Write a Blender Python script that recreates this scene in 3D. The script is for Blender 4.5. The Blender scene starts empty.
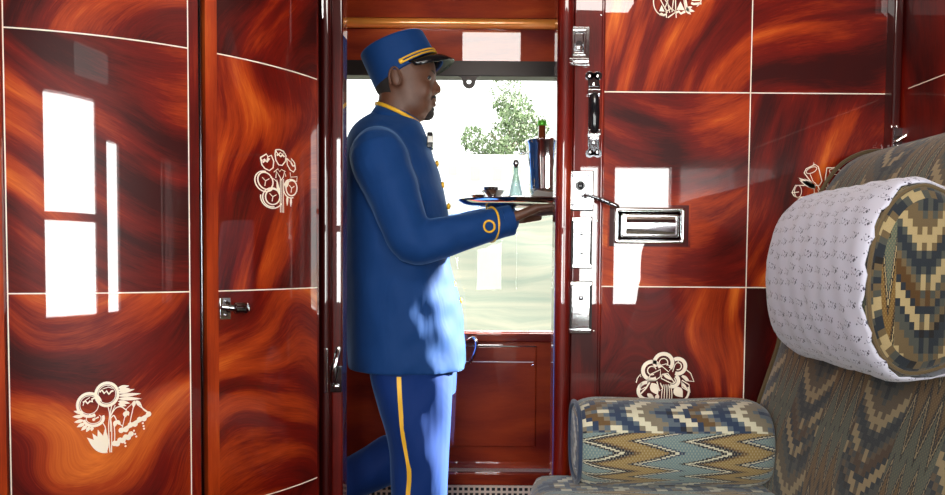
import bpy, bmesh, math, random
from mathutils import Vector, Matrix, Euler
random.seed(7)
R = math.radians
S = bpy.context.scene
COL = S.collection

# ------------------------------------------------------------------ camera
F = 760.0; CX = 472.5; CY = 291.0
cam_d = bpy.data.cameras.new('camera'); cam = bpy.data.objects.new('camera', cam_d); COL.objects.link(cam)
CAMR = (Matrix.Rotation(R(90-2.5), 3, 'X') @ Matrix.Rotation(R(0.45), 3, 'Z'))
CAML = Vector((0, 0, 1.10))
cam.matrix_world = Matrix.Translation(CAML) @ CAMR.to_4x4()
cam_d.sensor_width = 36; cam_d.sensor_fit = 'HORIZONTAL'
cam_d.lens = F/945*36; cam_d.shift_y = (CY-247.5)/945; cam_d.clip_start = 0.02
cam_d.shift_x = 0
S.camera = cam
S.view_settings.view_transform = 'Standard'; S.view_settings.look = 'None'
S.view_settings.gamma = 1; S.view_settings.use_curve_mapping = False
S.view_settings.exposure = 0.0
S.cycles.use_denoising = True
S.cycles.max_bounces = 8; S.cycles.diffuse_bounces = 4; S.cycles.glossy_bounces = 5
S.cycles.transparent_max_bounces = 12
S.cycles.caustics_reflective = False; S.cycles.caustics_refractive = False
S.cycles.sample_clamp_indirect = 8.0

# ------------------------------------------------------------------ world
SKY_REAR = 21.0      # glaring sky on the compartment's window side
SKY_FAR = 3.0        # sky on the corridor's side
W = bpy.data.worlds.new('sky'); S.world = W; W.use_nodes = True
wn = W.node_tree.nodes; wl = W.node_tree.links
bg = wn['Background']
tc = wn.new('ShaderNodeTexCoord'); sx = wn.new('ShaderNodeSeparateXYZ'); wl.new(tc.outputs['Generated'], sx.inputs[0])
mr = wn.new('ShaderNodeMapRange'); mr.interpolation_type = 'SMOOTHSTEP'
mr.inputs['From Min'].default_value = -0.3; mr.inputs['From Max'].default_value = 0.3
mr.inputs['To Min'].default_value = SKY_REAR; mr.inputs['To Max'].default_value = SKY_FAR
wl.new(sx.outputs['Y'], mr.inputs['Value'])
ab = wn.new('ShaderNodeMath'); ab.operation = 'ABSOLUTE'; wl.new(sx.outputs['Z'], ab.inputs[0])
el = wn.new('ShaderNodeMapRange'); el.interpolation_type = 'SMOOTHSTEP'      # bright haze band near the horizon
for k_, v_ in (('From Min', .35), ('From Max', .75), ('To Min', 1.0), ('To Max', .16)): el.inputs[k_].default_value = v_
wl.new(ab.outputs[0], el.inputs['Value'])
ml = wn.new('ShaderNodeMath'); ml.operation = 'MULTIPLY'; wl.new(mr.outputs[0], ml.inputs[0]); wl.new(el.outputs[0], ml.inputs[1])
wl.new(ml.outputs[0], bg.inputs['Strength'])
bg.inputs['Color'].default_value = (1.0, 0.98, 0.95, 1)
sd = bpy.data.lights.new('sun', 'SUN'); sun = bpy.data.objects.new('sun', sd); COL.objects.link(sun)
sd.energy = 55; sd.angle = R(1.0); sd.color = (1.0, 0.93, 0.82)
SUNV = Vector((.85, .30, .36)).normalized()
sun.rotation_euler = (-SUNV).to_track_quat('-Z', 'Y').to_euler(); sun.location = (4, 4, 4)
def portal(loc, w, h, faceY):
    d = bpy.data.lights.new('portal', 'AREA'); d.shape = 'RECTANGLE'; d.size = w; d.size_y = h
    d.cycles.is_portal = True
    o = bpy.data.objects.new('portal', d); COL.objects.link(o); o.location = loc
    o.rotation_euler = (R(90)*(1 if faceY > 0 else -1), 0, 0)
REAR = -0.12
REAR_WINDOWS = [(-.70, -.09, .86, 1.70), (.02, .22, .86, 1.56), (.50, .662, .86, 1.57), (.694, 1.00, .86, 1.57)]
CORR_Y = 2.65
CW = (-1.0, 1.7, .842, 1.728)
for x0, x1, z0, z1 in REAR_WINDOWS:
    portal(((x0+x1)/2, REAR-.06, (z0+z1)/2), x1-x0, z1-z0, 1)
portal(((CW[0]+CW[1])/2, CORR_Y+.06, (CW[2]+CW[3])/2), CW[1]-CW[0], CW[3]-CW[2], -1)

# ------------------------------------------------------------------ helpers
def P(px, py, Y):
    d = CAMR @ Vector(((px-CX)/F, -(py-CY)/F, -1.0))
    return CAML + d*((Y-CAML.y)/d.y)
def proj(v):
    c = CAMR.transposed() @ (Vector(v)-CAML)
    return CX - F*c.x/c.z, CY + F*c.y/c.z

def empty(name, loc=(0,0,0), label=None, cat=None, group=None, kind=None):
    o = bpy.data.objects.new(name, None); COL.objects.link(o); o.location = loc
    o.empty_display_size = .05
    return tag(o, label, cat, group, kind)
def tag(o, label=None, cat=None, group=None, kind=None):
    if label: o['label'] = label
    if cat: o['category'] = cat
    if group: o['group'] = group
    if kind: o['kind'] = kind
    return o
def link(name, bm, mat, parent=None, smooth=None, bevel=0, label=None, mats=None):
    """bmesh in world coordinates -> one object; parented without moving."""
    me = bpy.data.meshes.new(name)
    bmesh.ops.recalc_face_normals(bm, faces=bm.faces) if bm.faces and smooth != 'keep' else None
    bm.to_mesh(me); bm.free()
    for m in (mats or [mat]): me.materials.append(m)
    return finish(name, me, parent, smooth, bevel, label)
def finish(name, me, parent=None, smooth=None, bevel=0, label=None):
    o = bpy.data.objects.new(name, me); COL.objects.link(o)
    if parent is not None:
        o.parent = parent
        base = Vector((0,0,0)); p = parent
        while p is not None:
            base += p.location; p = p.parent
        o.location = -base
    if smooth:
        for p in me.polygons: p.use_smooth = True
        ang = 40 if smooth is True or smooth == 'keep' else smooth
        try:
            me.set_sharp_from_angle(angle=R(ang))
        except Exception: pass
    if bevel:
        b = o.modifiers.new('bevel', 'BEVEL'); b.width = bevel; b.segments = 3; b.limit_method = 'ANGLE'
        b.harden_normals = False
        for p in me.polygons: p.use_smooth = True
        try: me.set_sharp_from_angle(angle=R(180))
        except Exception: pass
        w = o.modifiers.new('wn', 'WEIGHTED_NORMAL'); w.keep_sharp = False
    if label: o['label'] = label
    return o
def box(bm, x0, x1, y0, y1, z0, z1, mi=0):
    v = [bm.verts.new(p) for p in ((x0,y0,z0),(x1,y0,z0),(x1,y1,z0),(x0,y1,z0),(x0,y0,z1),(x1,y0,z1),(x1,y1,z1),(x0,y1,z1))]
    for f in ((3,2,1,0),(4,5,6,7),(0,1,5,4),(1,2,6,5),(2,3,7,6),(3,0,4,7)):
        fc = bm.faces.new([v[i] for i in f]); fc.material_index = mi
def obox(name, b, mat, parent=None, bevel=0, label=None):
    bm = bmesh.new(); box(bm, *b); return link(name, bm, mat, parent, bevel=bevel, label=label)
def rings(bm, rs, cap=True, closed=True, mi=0):
    vs = [[bm.verts.new(p) for p in r] for r in rs]
    n = len(rs[0])
    for a, b in zip(vs, vs[1:]):
        for i in range(n if closed else n-1):
            f = bm.faces.new((a[i], a[(i+1)%n], b[(i+1)%n], b[i])); f.material_index = mi
    if cap and closed:
        f = bm.faces.new(list(reversed(vs[0]))); f.material_index = mi
        f = bm.faces.new(vs[-1]); f.material_index = mi
    return vs
def frame_of(t, up=Vector((0,0,1))):
    t = t.normalized()
    if abs(t.dot(up)) > .95: up = Vector((1,0,0))
    a = t.cross(up).normalized(); b = a.cross(t).normalized()
    return a, b
def tube(bm, pts, rad, n=14, flat=1.0, caps=True, round_end=True, up=None):
    pts = [Vector(p) for p in pts]
    if not hasattr(rad, '__len__'): rad = [rad]*len(pts)
    P2, R2 = [], []
    for i, p in enumerate(pts): P2.append(p); R2.append(rad[i])
    rs = []
    a = b = None
    for i, p in enumerate(P2):
        t = (P2[min(i+1, len(P2)-1)] - P2[max(i-1, 0)])
        t.normalize()
        if a is None: a, b = frame_of(t, up or Vector((0,0,1)))
        else:
            a = (a - t*a.dot(t)).normalized(); b = a.cross(t).normalized()*1.0
        r = R2[i]
        def ring(c, rr):
            return [c + a*(rr*math.cos(2*math.pi*k/n)) + b*(rr*flat*math.sin(2*math.pi*k/n)) for k in range(n)]
        if i == 0 and round_end:
            for q in (80, 50, 22): rs.append(ring(p - t*r*math.sin(R(q)), r*math.cos(R(q))))
        rs.append(ring(p, r))
        if i == len(P2)-1 and round_end:
            for q in (22, 50, 80): rs.append(ring(p + t*r*math.sin(R(q)), r*math.cos(R(q))))
    rings(bm, rs, caps)
def smooth_path(pts, n=6):
    """catmull-rom through pts (tuples of any dimension)"""
    out = []
    L = len(pts)
    for i in range(L-1):
        p0 = pts[max(i-1,0)]; p1 = pts[i]; p2 = pts[i+1]; p3 = pts[min(i+2,L-1)]
        for k in range(n):
            t = k/n
            out.append(tuple(.5*((2*b)+(-a+c)*t+(2*a-5*b+4*c-d)*t*t+(-a+3*b-3*c+d)*t**3) for a,b,c,d in zip(p0,p1,p2,p3)))
    out.append(tuple(pts[-1]))
    return out
def ell(bm, c, r, rot=None, seg=20, rng=12):
    m = Matrix.Translation(Vector(c)) @ (rot.to_4x4() if rot else Matrix.Identity(4)) @ Matrix.Diagonal((r[0], r[1], r[2], 1))
    bmesh.ops.create_uvsphere(bm, u_segments=seg, v_segments=rng, radius=1, matrix=m)
def cyl(bm, c0, c1, r0, r1=None, n=20):
    c0 = Vector(c0); c1 = Vector(c1); a, b = frame_of(c1-c0)
    if r1 is None: r1 = r0
    rings(bm, [[c + a*(r*math.cos(2*math.pi*k/n)) + b*(r*math.sin(2*math.pi*k/n)) for k in range(n)] for c, r in ((c0,r0),(c1,r1))])
def lathe(bm, c, prof, n=28, ax=Vector((0,0,1))):
    c = Vector(c); a, b = frame_of(ax)
    rings(bm, [[c + ax*h + a*(r*math.cos(2*math.pi*k/n)) + b*(r*math.sin(2*math.pi*k/n)) for k in range(n)] for r, h in prof])
def remesh(name, bm, mat, voxel, parent, smooth_it=4, fac=.5, label=None, disp=None):
    me = bpy.data.meshes.new('tmp'); bmesh.ops.recalc_face_normals(bm, faces=bm.faces); bm.to_mesh(me); bm.free()
    o = bpy.data.objects.new('tmp', me); COL.objects.link(o)
    m = o.modifiers.new('r', 'REMESH'); m.mode = 'VOXEL'; m.voxel_size = voxel
    if smooth_it:
        s = o.modifiers.new('s', 'SMOOTH'); s.iterations = smooth_it; s.factor = fac
    dg = bpy.context.evaluated_depsgraph_get()
    out = bpy.data.meshes.new_from_object(o.evaluated_get(dg)); out.name = name
    bpy.data.objects.remove(o); bpy.data.meshes.remove(me)
    out.materials.clear(); out.materials.append(mat)
    for p in out.polygons: p.use_smooth = True; p.material_index = 0
    if disp:
        for v in out.vertices: v.co += disp(v.co)
    o = bpy.data.objects.new(name, out); COL.objects.link(o)
    if parent is not None:
        o.parent = parent; o.location = -parent.location
    if label: o['label'] = label
    return o

# ------------------------------------------------------------------ node maths
class N:
    def __init__(s, mat): s.t = mat.node_tree; s.n = s.t.nodes; s.l = s.t.links
    def set(s, inp, v):
        if isinstance(v, bpy.types.NodeSocket): s.l.new(v, inp)
        else: inp.default_value = v
    def m(s, op, a, b=0.0, c=0.0):
        k = s.n.new('ShaderNodeMath'); k.operation = op
        for i, v in enumerate((a, b, c)): s.set(k.inputs[i], v)
        return k.outputs[0]
    def noise(s, vec, scale=1, detail=2, rough=.5, dist=0):
        k = s.n.new('ShaderNodeTexNoise'); s.set(k.inputs['Vector'], vec)
        for a, b in (('Scale', scale), ('Detail', detail), ('Roughness', rough), ('Distortion', dist)): s.set(k.inputs[a], b)
        return k.outputs[0]
    def xyz(s, x=0.0, y=0.0, z=0.0):
        k = s.n.new('ShaderNodeCombineXYZ')
        for i, v in enumerate((x, y, z)): s.set(k.inputs[i], v)
        return k.outputs[0]
    def sep(s, v):
        k = s.n.new('ShaderNodeSeparateXYZ'); s.l.new(v, k.inputs[0]); return k.outputs
    def ramp(s, fac, stops, interp='LINEAR'):
        k = s.n.new('ShaderNodeValToRGB'); s.set(k.inputs[0], fac); e = k.color_ramp.elements
        k.color_ramp.interpolation = interp
        while len(e) < len(stops): e.new(.5)
        for q, (p, c) in zip(e, stops): q.position = p; q.color = (*c, 1)
        return k.outputs[0]
    def mix(s, f, a, b, mode='MIX'):
        k = s.n.new('ShaderNodeMix'); k.data_type = 'RGBA'; k.blend_type = mode
        s.set(k.inputs['Factor'], f)
        for i, v in ((6, a), (7, b)):
            if isinstance(v, tuple) and len(v) == 3: v = (*v, 1)
            s.set(k.inputs[i], v)
        return k.outputs[2]
    def uv(s): return s.n.new('ShaderNodeUVMap').outputs[0]
    def obj(s): return s.n.new('ShaderNodeTexCoord').outputs['Object']
def newmat(name, **kw):
    m = bpy.data.materials.new(name); m.use_nodes = True
    b = m.node_tree.nodes['Principled BSDF']
    for k, v in kw.items():
        k = k.replace('_', ' ')
        if isinstance(v, tuple) and len(v) == 3: v = (*v, 1)
        b.inputs[k].default_value = v
    return m, b, N(m)

LACQ = dict(Coat_Weight=1.0, Coat_Roughness=.012, Coat_IOR=1.62, Roughness=.45, Specular_IOR_Level=.2)
DK = (.034, .0008, .0005); MD = (.150, .0046, .0010); HI = (.40, .042, .0040); TOP = (.74, .165, .018)
def wood(name, ang=0, arch=0, u0=0, v0=0, seed=0, warp=.10, ws=3.0, k=16, tone=0.0, src='uv', power=2.0, contrast=1.0, bump=True):
    """figured mahogany veneer under lacquer: streaks follow a warped stream function"""
    m, b, n = newmat(name, **LACQ)
    if src == 'uv': u, v, _ = n.sep(n.uv()); w = 0.0
    else:
        x, y, z = n.sep(n.obj())
        if src == 'v': u, v = n.m('ADD', x, n.m('MULTIPLY', y, .83)), z
        elif src == 'h': u, v = n.m('ADD', x, n.m('MULTIPLY', y, .2)), z
        else: u, v = y, z
    u = n.m('SUBTRACT', u, u0); v = n.m('SUBTRACT', v, v0)
    base = n.xyz(u, v, seed*3.7)
    w1 = n.m('SUBTRACT', n.noise(base, ws*.8, 1.2, .42), .5)
    w2 = n.m('SUBTRACT', n.noise(n.xyz(u, v, seed*1.3+9), ws*.6, 1.0, .5), .5)
    au = n.m('POWER', n.m('ABSOLUTE', u), power)
    ca, sa = math.cos(R(ang)), math.sin(R(ang))
    s = n.m('ADD', n.m('MULTIPLY', u, -sa), n.m('MULTIPLY', v, ca))
    t = n.m('ADD', n.m('MULTIPLY', u, ca), n.m('MULTIPLY', v, sa))
    s = n.m('ADD', s, n.m('MULTIPLY', au, arch))
    s = n.m('ADD', s, n.m('MULTIPLY', w1, warp*3.0))
    t = n.m('ADD', t, n.m('MULTIPLY', w2, warp))
    g1 = n.noise(n.xyz(n.m('MULTIPLY', s, k), n.m('MULTIPLY', t, 2.2), seed), 1, 3, .66, .15)
    g2 = n.noise(n.xyz(n.m('MULTIPLY', s, k*5.5), n.m('MULTIPLY', t, 7), seed+4), 1, 4, .68, .1)
    g3 = n.noise(n.xyz(n.m('MULTIPLY', s, 8.0), n.m('MULTIPLY', t, 2.6), seed+8), 1, 2.0, .45, .35)
    g4 = n.noise(n.xyz(n.m('MULTIPLY', s, 460), n.m('MULTIPLY', t, 34), seed+2), 1, 2, .6)
    f = n.m('ADD', n.m('MULTIPLY', g1, .26), n.m('ADD', n.m('MULTIPLY', g2, .13), n.m('ADD', n.m('MULTIPLY', g3, .85), n.m('MULTIPLY', g4, .13))))
    f = n.m('MULTIPLY', n.m('SUBTRACT', f, .685), 2.35*contrast)
    f = n.m('ADD', f, .455+tone)
    c = n.ramp(f, [(.12, DK), (.44, MD), (.70, HI), (1.0, TOP)])
    n.l.new(c, b.inputs['Base Color'])
    return m
post_mat = wood('mahogany_post', ang=90, seed=31, warp=.015, ws=2, k=40, tone=-.14, src='v', contrast=.6)
post_light = wood('mahogany_stile_light', ang=90, seed=35, warp=.012, ws=2, k=60, tone=.16, src='v', contrast=.5)
post_dark = wood('mahogany_dark', ang=90, seed=39, warp=.02, ws=2, k=24, tone=-.40, src='v', contrast=.5)
rail_mat = wood('mahogany_rail', ang=0, seed=45, warp=.02, ws=2, k=30, tone=.06, src='h', contrast=.6)
low_mat = wood('mahogany_corridor_panel', ang=3, seed=48, warp=.05, ws=2, k=14, tone=.14, src='h', contrast=.35)
cove_mat = wood('mahogany_cove', ang=2, seed=52, warp=.05, ws=2, k=14, tone=.16, src='h', contrast=.5)
right_mat = wood('mahogany_partition', ang=80, seed=61, warp=.06, ws=2, k=14, tone=-.22, src='y', contrast=.8)
right_mat.node_tree.nodes['Principled BSDF'].inputs['Coat Weight'].default_value = .15
gold_wood, _, _ = newmat('golden_moulding', Base_Color=(.85, .30, .05), Roughness=.22, Metallic=.25, Coat_Weight=1.0, Coat_Roughness=.05)
cream, _, _ = newmat('inlay_cream', Base_Color=(.97, .84, .68), Roughness=.5, Coat_Weight=1.0, Coat_Roughness=.02)
chrome, _, _ = newmat('chrome', Base_Color=(.86, .86, .87), Metallic=1.0, Roughness=.10)
chrome_dk, _, _ = newmat('dark_chrome', Base_Color=(.32, .32, .34), Metallic=1.0, Roughness=.12)
brass_mat, _, _ = newmat('brass', Base_Color=(.9, .62, .2), Metallic=1.0, Roughness=.25)
black_gloss, _, _ = newmat('black_gloss', Base_Color=(.008, .008, .01), Roughness=.12)
dark_hole, _, _ = newmat('black_recess', Base_Color=(.01, .008, .008), Roughness=.7)  # black for recesses, and for the shadow lines behind door plates
frame_metal, _, _ = newmat('dark_window_metal', Base_Color=(.030, .022, .020), Roughness=.35, Metallic=.4)
ceil_mat, _, _ = newmat('ceiling_paint', Base_Color=(.55, .42, .32), Roughness=.8)
def simple_noise(name, c0, c1, scale, rough=.9, vec='obj', st=(1,1,1), **kw):
    m, b, n = newmat(name, Roughness=rough, **kw)
    x, y, z = n.sep(n.obj())
    v = n.xyz(n.m('MULTIPLY', x, st[0]), n.m('MULTIPLY', y, st[1]), n.m('MULTIPLY', z, st[2]))
    n.l.new(n.ramp(n.noise(v, scale, 4, .6), [(.3, c0), (.7, c1)]), b.inputs['Base Color'])
    return m
carpet = simple_noise('carpet', (.03,.012,.02), (.10,.03,.04), 180)
ledge_mat = simple_noise('speckled_ledge', (.45,.32,.20), (.85,.70,.52), 260, .6)

# glass: clear thin pane
glass_m = bpy.data.materials.new('window_glass'); glass_m.use_nodes = True
_n = glass_m.node_tree.nodes; _l = glass_m.node_tree.links; _n.clear()
_o = _n.new('ShaderNodeOutputMaterial'); _mx = _n.new('ShaderNodeMixShader'); _t = _n.new('ShaderNodeBsdfTransparent'); _g = _n.new('ShaderNodeBsdfGlossy')
_t.inputs[0].default_value = (.95,.97,.97,1); _g.inputs['Roughness'].default_value = .01; _mx.inputs[0].default_value = .012
_l.new(_t.outputs[0], _mx.inputs[1]); _l.new(_g.outputs[0], _mx.inputs[2]); _l.new(_mx.outputs[0], _o.inputs[0])

# ------------------------------------------------------------------ inlay drawing
class Inlay:
    """flat marquetry: ribbons and filled leaves in local metres, mapped on a surface"""
    def __init__(s, surf, cx, cz, k, ox, oy, kz=None):
        s.kz = kz or k; s.surf = surf; s.cx = cx; s.cz = cz; s.k = k; s.ox = ox; s.oy = oy; s.bm = bmesh.new()
    def q(s, x, y): return s.bm.verts.new(s.surf(s.cx + (x-s.ox)*s.k, s.cz - (y-s.oy)*s.kz))
    def line(s, pts, w=1.0, closed=False, sm=False):
        if sm: pts = smooth_path([tuple(map(float, p)) for p in pts], 6)
        if closed: pts = list(pts) + [pts[0], pts[1]]
        V = []
        for i, p in enumerate(pts):
            a = Vector(pts[max(i-1,0)]); b = Vector(pts[min(i+1,len(pts)-1)])
            t = (b-a); 
            if t.length < 1e-9: t = Vector((1,0))
            t.normalize(); nn = Vector((-t.y, t.x))*w/2
            V.append((s.q(p[0]+nn.x, p[1]+nn.y), s.q(p[0]-nn.x, p[1]-nn.y)))
        for a, b in zip(V, V[1:]):
            s.bm.faces.new((a[0], b[0], b[1], a[1]))
    def arc(s, c, rx, ry, a0, a1, w=1.0, rot=0, n=28):
        cr, sr = math.cos(R(rot)), math.sin(R(rot))
        pts = []
        for i in range(n+1):
            a = R(a0+(a1-a0)*i/n); x = rx*math.cos(a); y = ry*math.sin(a)
            pts.append((c[0]+x*cr-y*sr, c[1]+x*sr+y*cr))
        s.line(pts, w)
    def fill(s, pts):
        vs = [s.q(*p) for p in pts]
        f = s.bm.faces.new(vs); bmesh.ops.triangulate(s.bm, faces=[f])
    def leaf(s, a, b, w, sm=0.0):
        a = Vector(a); b = Vector(b); t = b-a; nn = Vector((-t.y, t.x)).normalized()*w
        L = []; Rr = []
        for i in range(1, 8):
            u = i/8; h = math.sin(math.pi*u**.8)*.5
            L.append(tuple(a+t*u+nn*(h+sm*math.sin(math.pi*u)))); Rr.append(tuple(a+t*u-nn*(h-sm*math.sin(math.pi*u))))
        s.fill([tuple(a)] + L + [tuple(b)] + list(reversed(Rr)))
    def dot(s, c, r):
        s.fill([(c[0]+r*math.cos(R(a)), c[1]+r*math.sin(R(a))) for a in range(0, 360, 40)])
    def done(s, parent, label=None):
        bmesh.ops.recalc_face_normals(s.bm, faces=s.bm.faces)
        return link('flower_inlay', s.bm, cream, parent, smooth=None, label=label)

def flower_bells(I):      # blossoms and hanging bells, drawn in a 521x495 frame
    for c, rx, ry in (((228,122),58,60), ((136,172),60,60), ((158,245),50,38)):
        a0, a1 = (0,360)
        if c[1] == 245: a0, a1 = -20, 175
        if c[1] == 172: a0, a1 = 60, 345
        I.arc(c, rx, ry, a0, a1, 15); I.arc(c, rx-12, ry-12, 0 if c[1]!=245 else -40, 360 if c[1]!=245 else 200, 4)
    I.line([(190,108),(202,98),(214,116),(226,104),(238,122),(250,108),(262,104)], 9)
    I.line([(104,158),(116,150),(128,164),(140,152),(152,156),(150,142),(164,138)], 9)
    I.line([(206,92),(236,84),(258,92)], 4); I.line([(104,174),(112,150),(140,132)], 4)
    I.line([(136,220),(150,234),(166,230),(160,248),(184,238)], 8); I.dot((158,250), 8)
    for A_, B_ in zip(((107,212),(104,230),(106,250),(113,266),(124,277),(137,284),(150,286)), ((56,200),(50,228),(57,258),(70,284),(92,303),(118,313),(146,310))): I.leaf(A_, B_, 19)
    for i in range(7):
        y0 = 100+i*14; L = [(345,84),(350,98),(375,104),(408,130),(412,158),(350,178),(330,190)][i]
        I.leaf((285, y0-8), L, 19)
    I.line([(232,184),(240,230),(234,300),(240,430)], 5, sm=True); I.line([(252,184),(244,230),(250,300),(248,430)], 5, sm=True)
    I.line([(205,272),(220,310),(224,432)], 5, sm=True); I.line([(270,182),(246,240),(244,320)], 4, sm=True)
    for b, w in (((122,342),26), ((150,322),26), ((178,304),26), ((216,300),22)): I.leaf((218,432), b, w*1.6)
    I.line([(246,236),(270,200),(300,192),(330,214)], 6, sm=True); I.line([(246,250),(262,236),(276,262)], 6, sm=True)
    I.line([(360,180),(330,205),(300,330)], 4); I.line([(400,180),(420,216),(450,240)], 5, sm=True)
    I.line([(368,190),(348,276),(350,280)], 5, sm=True); I.line([(385,186),(450,236)], 5)
    I.leaf((372,164), (366,204), 20); I.leaf((378,166), (412,196), 20); I.leaf((324,218), (322,252), 26); I.leaf((332,216), (340,244), 18)
    I.leaf((272,262), (264,300), 22); I.leaf((276,262), (298,290), 20)
    I.line([(264,296),(266,340),(264,376)], 5, sm=True); I.line([(296,286),(310,300)], 5)
    for (x0,y0), (x1,y1) in (((300,322),(448,248)), ((264,388),(352,346))):
        m = 7
        for i in range(m):
            u = i/(m-1); I.dot((x0+(x1-x0)*u, y0+(y1-y0)*u+(6 if i%2 else -4)), 15)
        I.line([(x0,y0),(x1,y1)], 20)
    for d in ((368,326),(374,344),(380,358),(416,290),(420,306),(422,320),(316,372),(320,388),(322,404)): I.dot(d, 5.5)
def flower_tulips(I):     # 495x495 frame
    w = 7
    I.line([(172,58),(176,72),(188,84),(200,72),(214,84),(222,62),(236,86),(232,120),(212,148),(190,148),(172,120),(168,86),(172,58)], w)
    I.line([(172,58),(196,54),(222,62)], w); I.line([(178,92),(190,84),(202,96),(214,84),(226,94)], w+4)
    I.line([(84,118),(92,136),(108,124),(120,134),(126,108),(146,96),(160,130),(156,170),(134,190),(108,180),(92,160),(84,118)], w)
    I.line([(84,118),(118,92),(126,108)], w); I.line([(96,146),(110,132),(120,140),(134,116)], w+3)
    I.line([(240,100),(244,140),(262,168),(284,180),(298,160),(292,122),(270,98),(268,122),(252,110),(240,100)], w)
    I.line([(268,122),(280,142),(292,140)], w+3)
    for c, rx, ry, r in (((112,254),42,52,-20), ((154,346),42,48,15), ((272,282),36,48,10)):
        I.arc(c, rx, ry, 0, 360, 8, r); I.arc((c[0]-4,c[1]+4), rx+12, ry+10, 60, 300, 7, r)
        for a in (100, 220, 330): I.line([c, (c[0]+rx*.6*math.cos(R(a)), c[1]+ry*.6*math.sin(R(a)))], 5)
    I.line([(160,196),(186,172),(196,190),(206,174),(232,184)], 5); I.line([(172,230),(176,190),(198,222),(204,240),(218,220),(226,186),(234,214)], 6)
    for x in (200, 210, 220): I.line([(x,230),(x-2,330),(x,438)], 4.5)
    I.line([(140,230),(176,250),(196,300)], 5, sm=True); I.line([(262,186),(266,214),(310,206),(306,240)], 5)
    I.leaf((246,230),(232,292),26); I.leaf((190,330),(178,236),16); I.leaf((244,330),(242,396),14); I.leaf((268,340),(266,400),14); I.leaf((176,270),(200,330),14)
    I.arc((150,350), 66, 66, 30, 190, 7)
def flower_round(I):      # 566x495 frame
    for c, r, a0, a1 in (((190,214),62,60,340), ((270,158),62,150,400), ((370,182),52,-120,110), ((336,284),40,-60,120)):
        I.arc(c, r, r, a0, a1, 26); I.arc(c, r*.48, r*.48, a0, a1, 7)
    I.line([(160,286),(182,240),(250,206),(250,256),(214,284),(160,286)], 7)
    I.line([(252,176),(290,166),(330,190),(306,222),(252,176)], 6); I.line([(334,222),(350,170),(376,148)], 6)
    I.line([(262,240),(256,268),(330,304),(346,294),(300,232),(262,240)], 7); I.leaf((268,236),(330,280),24)
    I.line([(82,300),(90,268),(112,240),(114,260)], 6); I.arc((160,356), 62, 60, 60, 270, 24)
    I.line([(176,296),(150,340),(112,380)], 10); I.line([(120,300),(112,350),(150,330)], 8)
    I.leaf((190,300),(234,384),60); I.leaf((160,376),(210,410),30); I.leaf((238,380),(218,425),30)
    I.line([(226,290),(246,356),(268,340),(250,300)], 8)
    for i, x in enumerate((262,280,298,316,332)): I.line([(272+i*12,310),(x,370),(x-2,440)], 5.5, sm=True)
    I.leaf((350,330),(408,400),66); I.arc((388,352), 62, 76, -20, 100, 15); I.line([(396,290),(404,330),(460,364),(450,310),(400,280)], 7)
    I.line([(398,252),(430,282),(484,288),(460,230),(426,204)], 7); I.leaf((400,246),(450,280),22); I.leaf((392,290),(446,352),18)
    I.leaf((340,420),(400,424),24)
def flower_poppies(I):    # 609x495 frame (cups on stems)
    w = 7
    I.line([(146,170),(160,140),(226,108),(250,124),(280,230),(262,262),(226,262),(190,226),(146,170)], w)
    I.arc((200,150), 42, 20, 0, 360, 5, -25); I.line([(190,180),(214,232),(240,256)], 5); I.line([(212,116),(216,92),(220,110)], 7)
    I.line([(314,132),(300,260),(322,290),(350,280),(400,230),(426,180),(420,152),(380,130),(314,132)], w)
    I.arc((376,160), 44, 20, 0, 360, 5, 10); I.line([(340,160),(326,230),(324,286)], 5); I.line([(386,140),(408,108)], 7)
    I.line([(60,316),(84,264),(190,262),(224,280),(226,320),(190,344),(100,352),(74,340),(60,316)], w)
    I.arc((104,308), 26, 44, 0, 360, 5); I.line([(56,318),(110,312)], 6)
    for b in ((104,206),(112,226),(150,214),(150,240)): I.leaf((236,284), b, 34)
    for a, b in (((250,316),(176,364)), ((262,326),(150,400)), ((270,344),(190,440)), ((276,360),(120,430)), ((284,380),(140,460)), ((280,330),(96,366)), ((288,340),(240,400))): I.leaf(a, b, 26)
    I.line([(250,262),(262,290),(300,340),(296,400)], 7, sm=True); I.line([(322,290),(302,340),(296,400)], 7, sm=True); I.line([(250,290),(270,320),(340,350)], 6, sm=True)
    I.line([(345,335),(352,306),(380,290)], 5, sm=True)
    I.leaf((262,400),(290,330),34)
def flower_top(I):        # lower half of the upper motif, 945x405 frame, extended upward
    w = 14
    I.arc((330,20), 150, 190, 90, 200, 12); I.arc((700,-30), 120, 130, -40, 60, 12)
    for x0, x1 in ((190,370),(240,440),(330,400),(420,330),(470,480),(560,610),(460,430)): I.line([(x0,-230),(x0*.7+x1*.3,-60),(x1,120+ (x0%70))], 12, sm=True)
    I.fill([(290,70),(258,150),(330,155)]); I.line([(262,196),(292,182),(320,202),(346,190)], 26)
    I.fill([(540,20),(492,130),(600,135)]); I.line([(486,168),(520,150),(550,180),(606,150)], 30)
    I.line([(684,40),(720,52),(760,48),(820,40)], 30); I.fill([(740,-60),(690,10),(810,10)])
    I.line([(345,160),(420,110),(480,160),(376,235)], 16); I.line([(590,-120),(620,60),(640,130)], 24, sm=True)
    for b in ((700,86),(735,150),(684,190)): I.leaf((612,124), b, 44)
    for c in ((300,-260),(520,-300),(720,-210)): I.arc(c, 110, 110, 0, 360, 22); I.arc(c, 62, 62, 0, 360, 10)
    for b in ((160,-140),(180,-220),(860,-120)): I.leaf((480,-60), b, 60)
    for x in (350,480): I.line([(x,120),(x+8,235)], 12)

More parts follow.
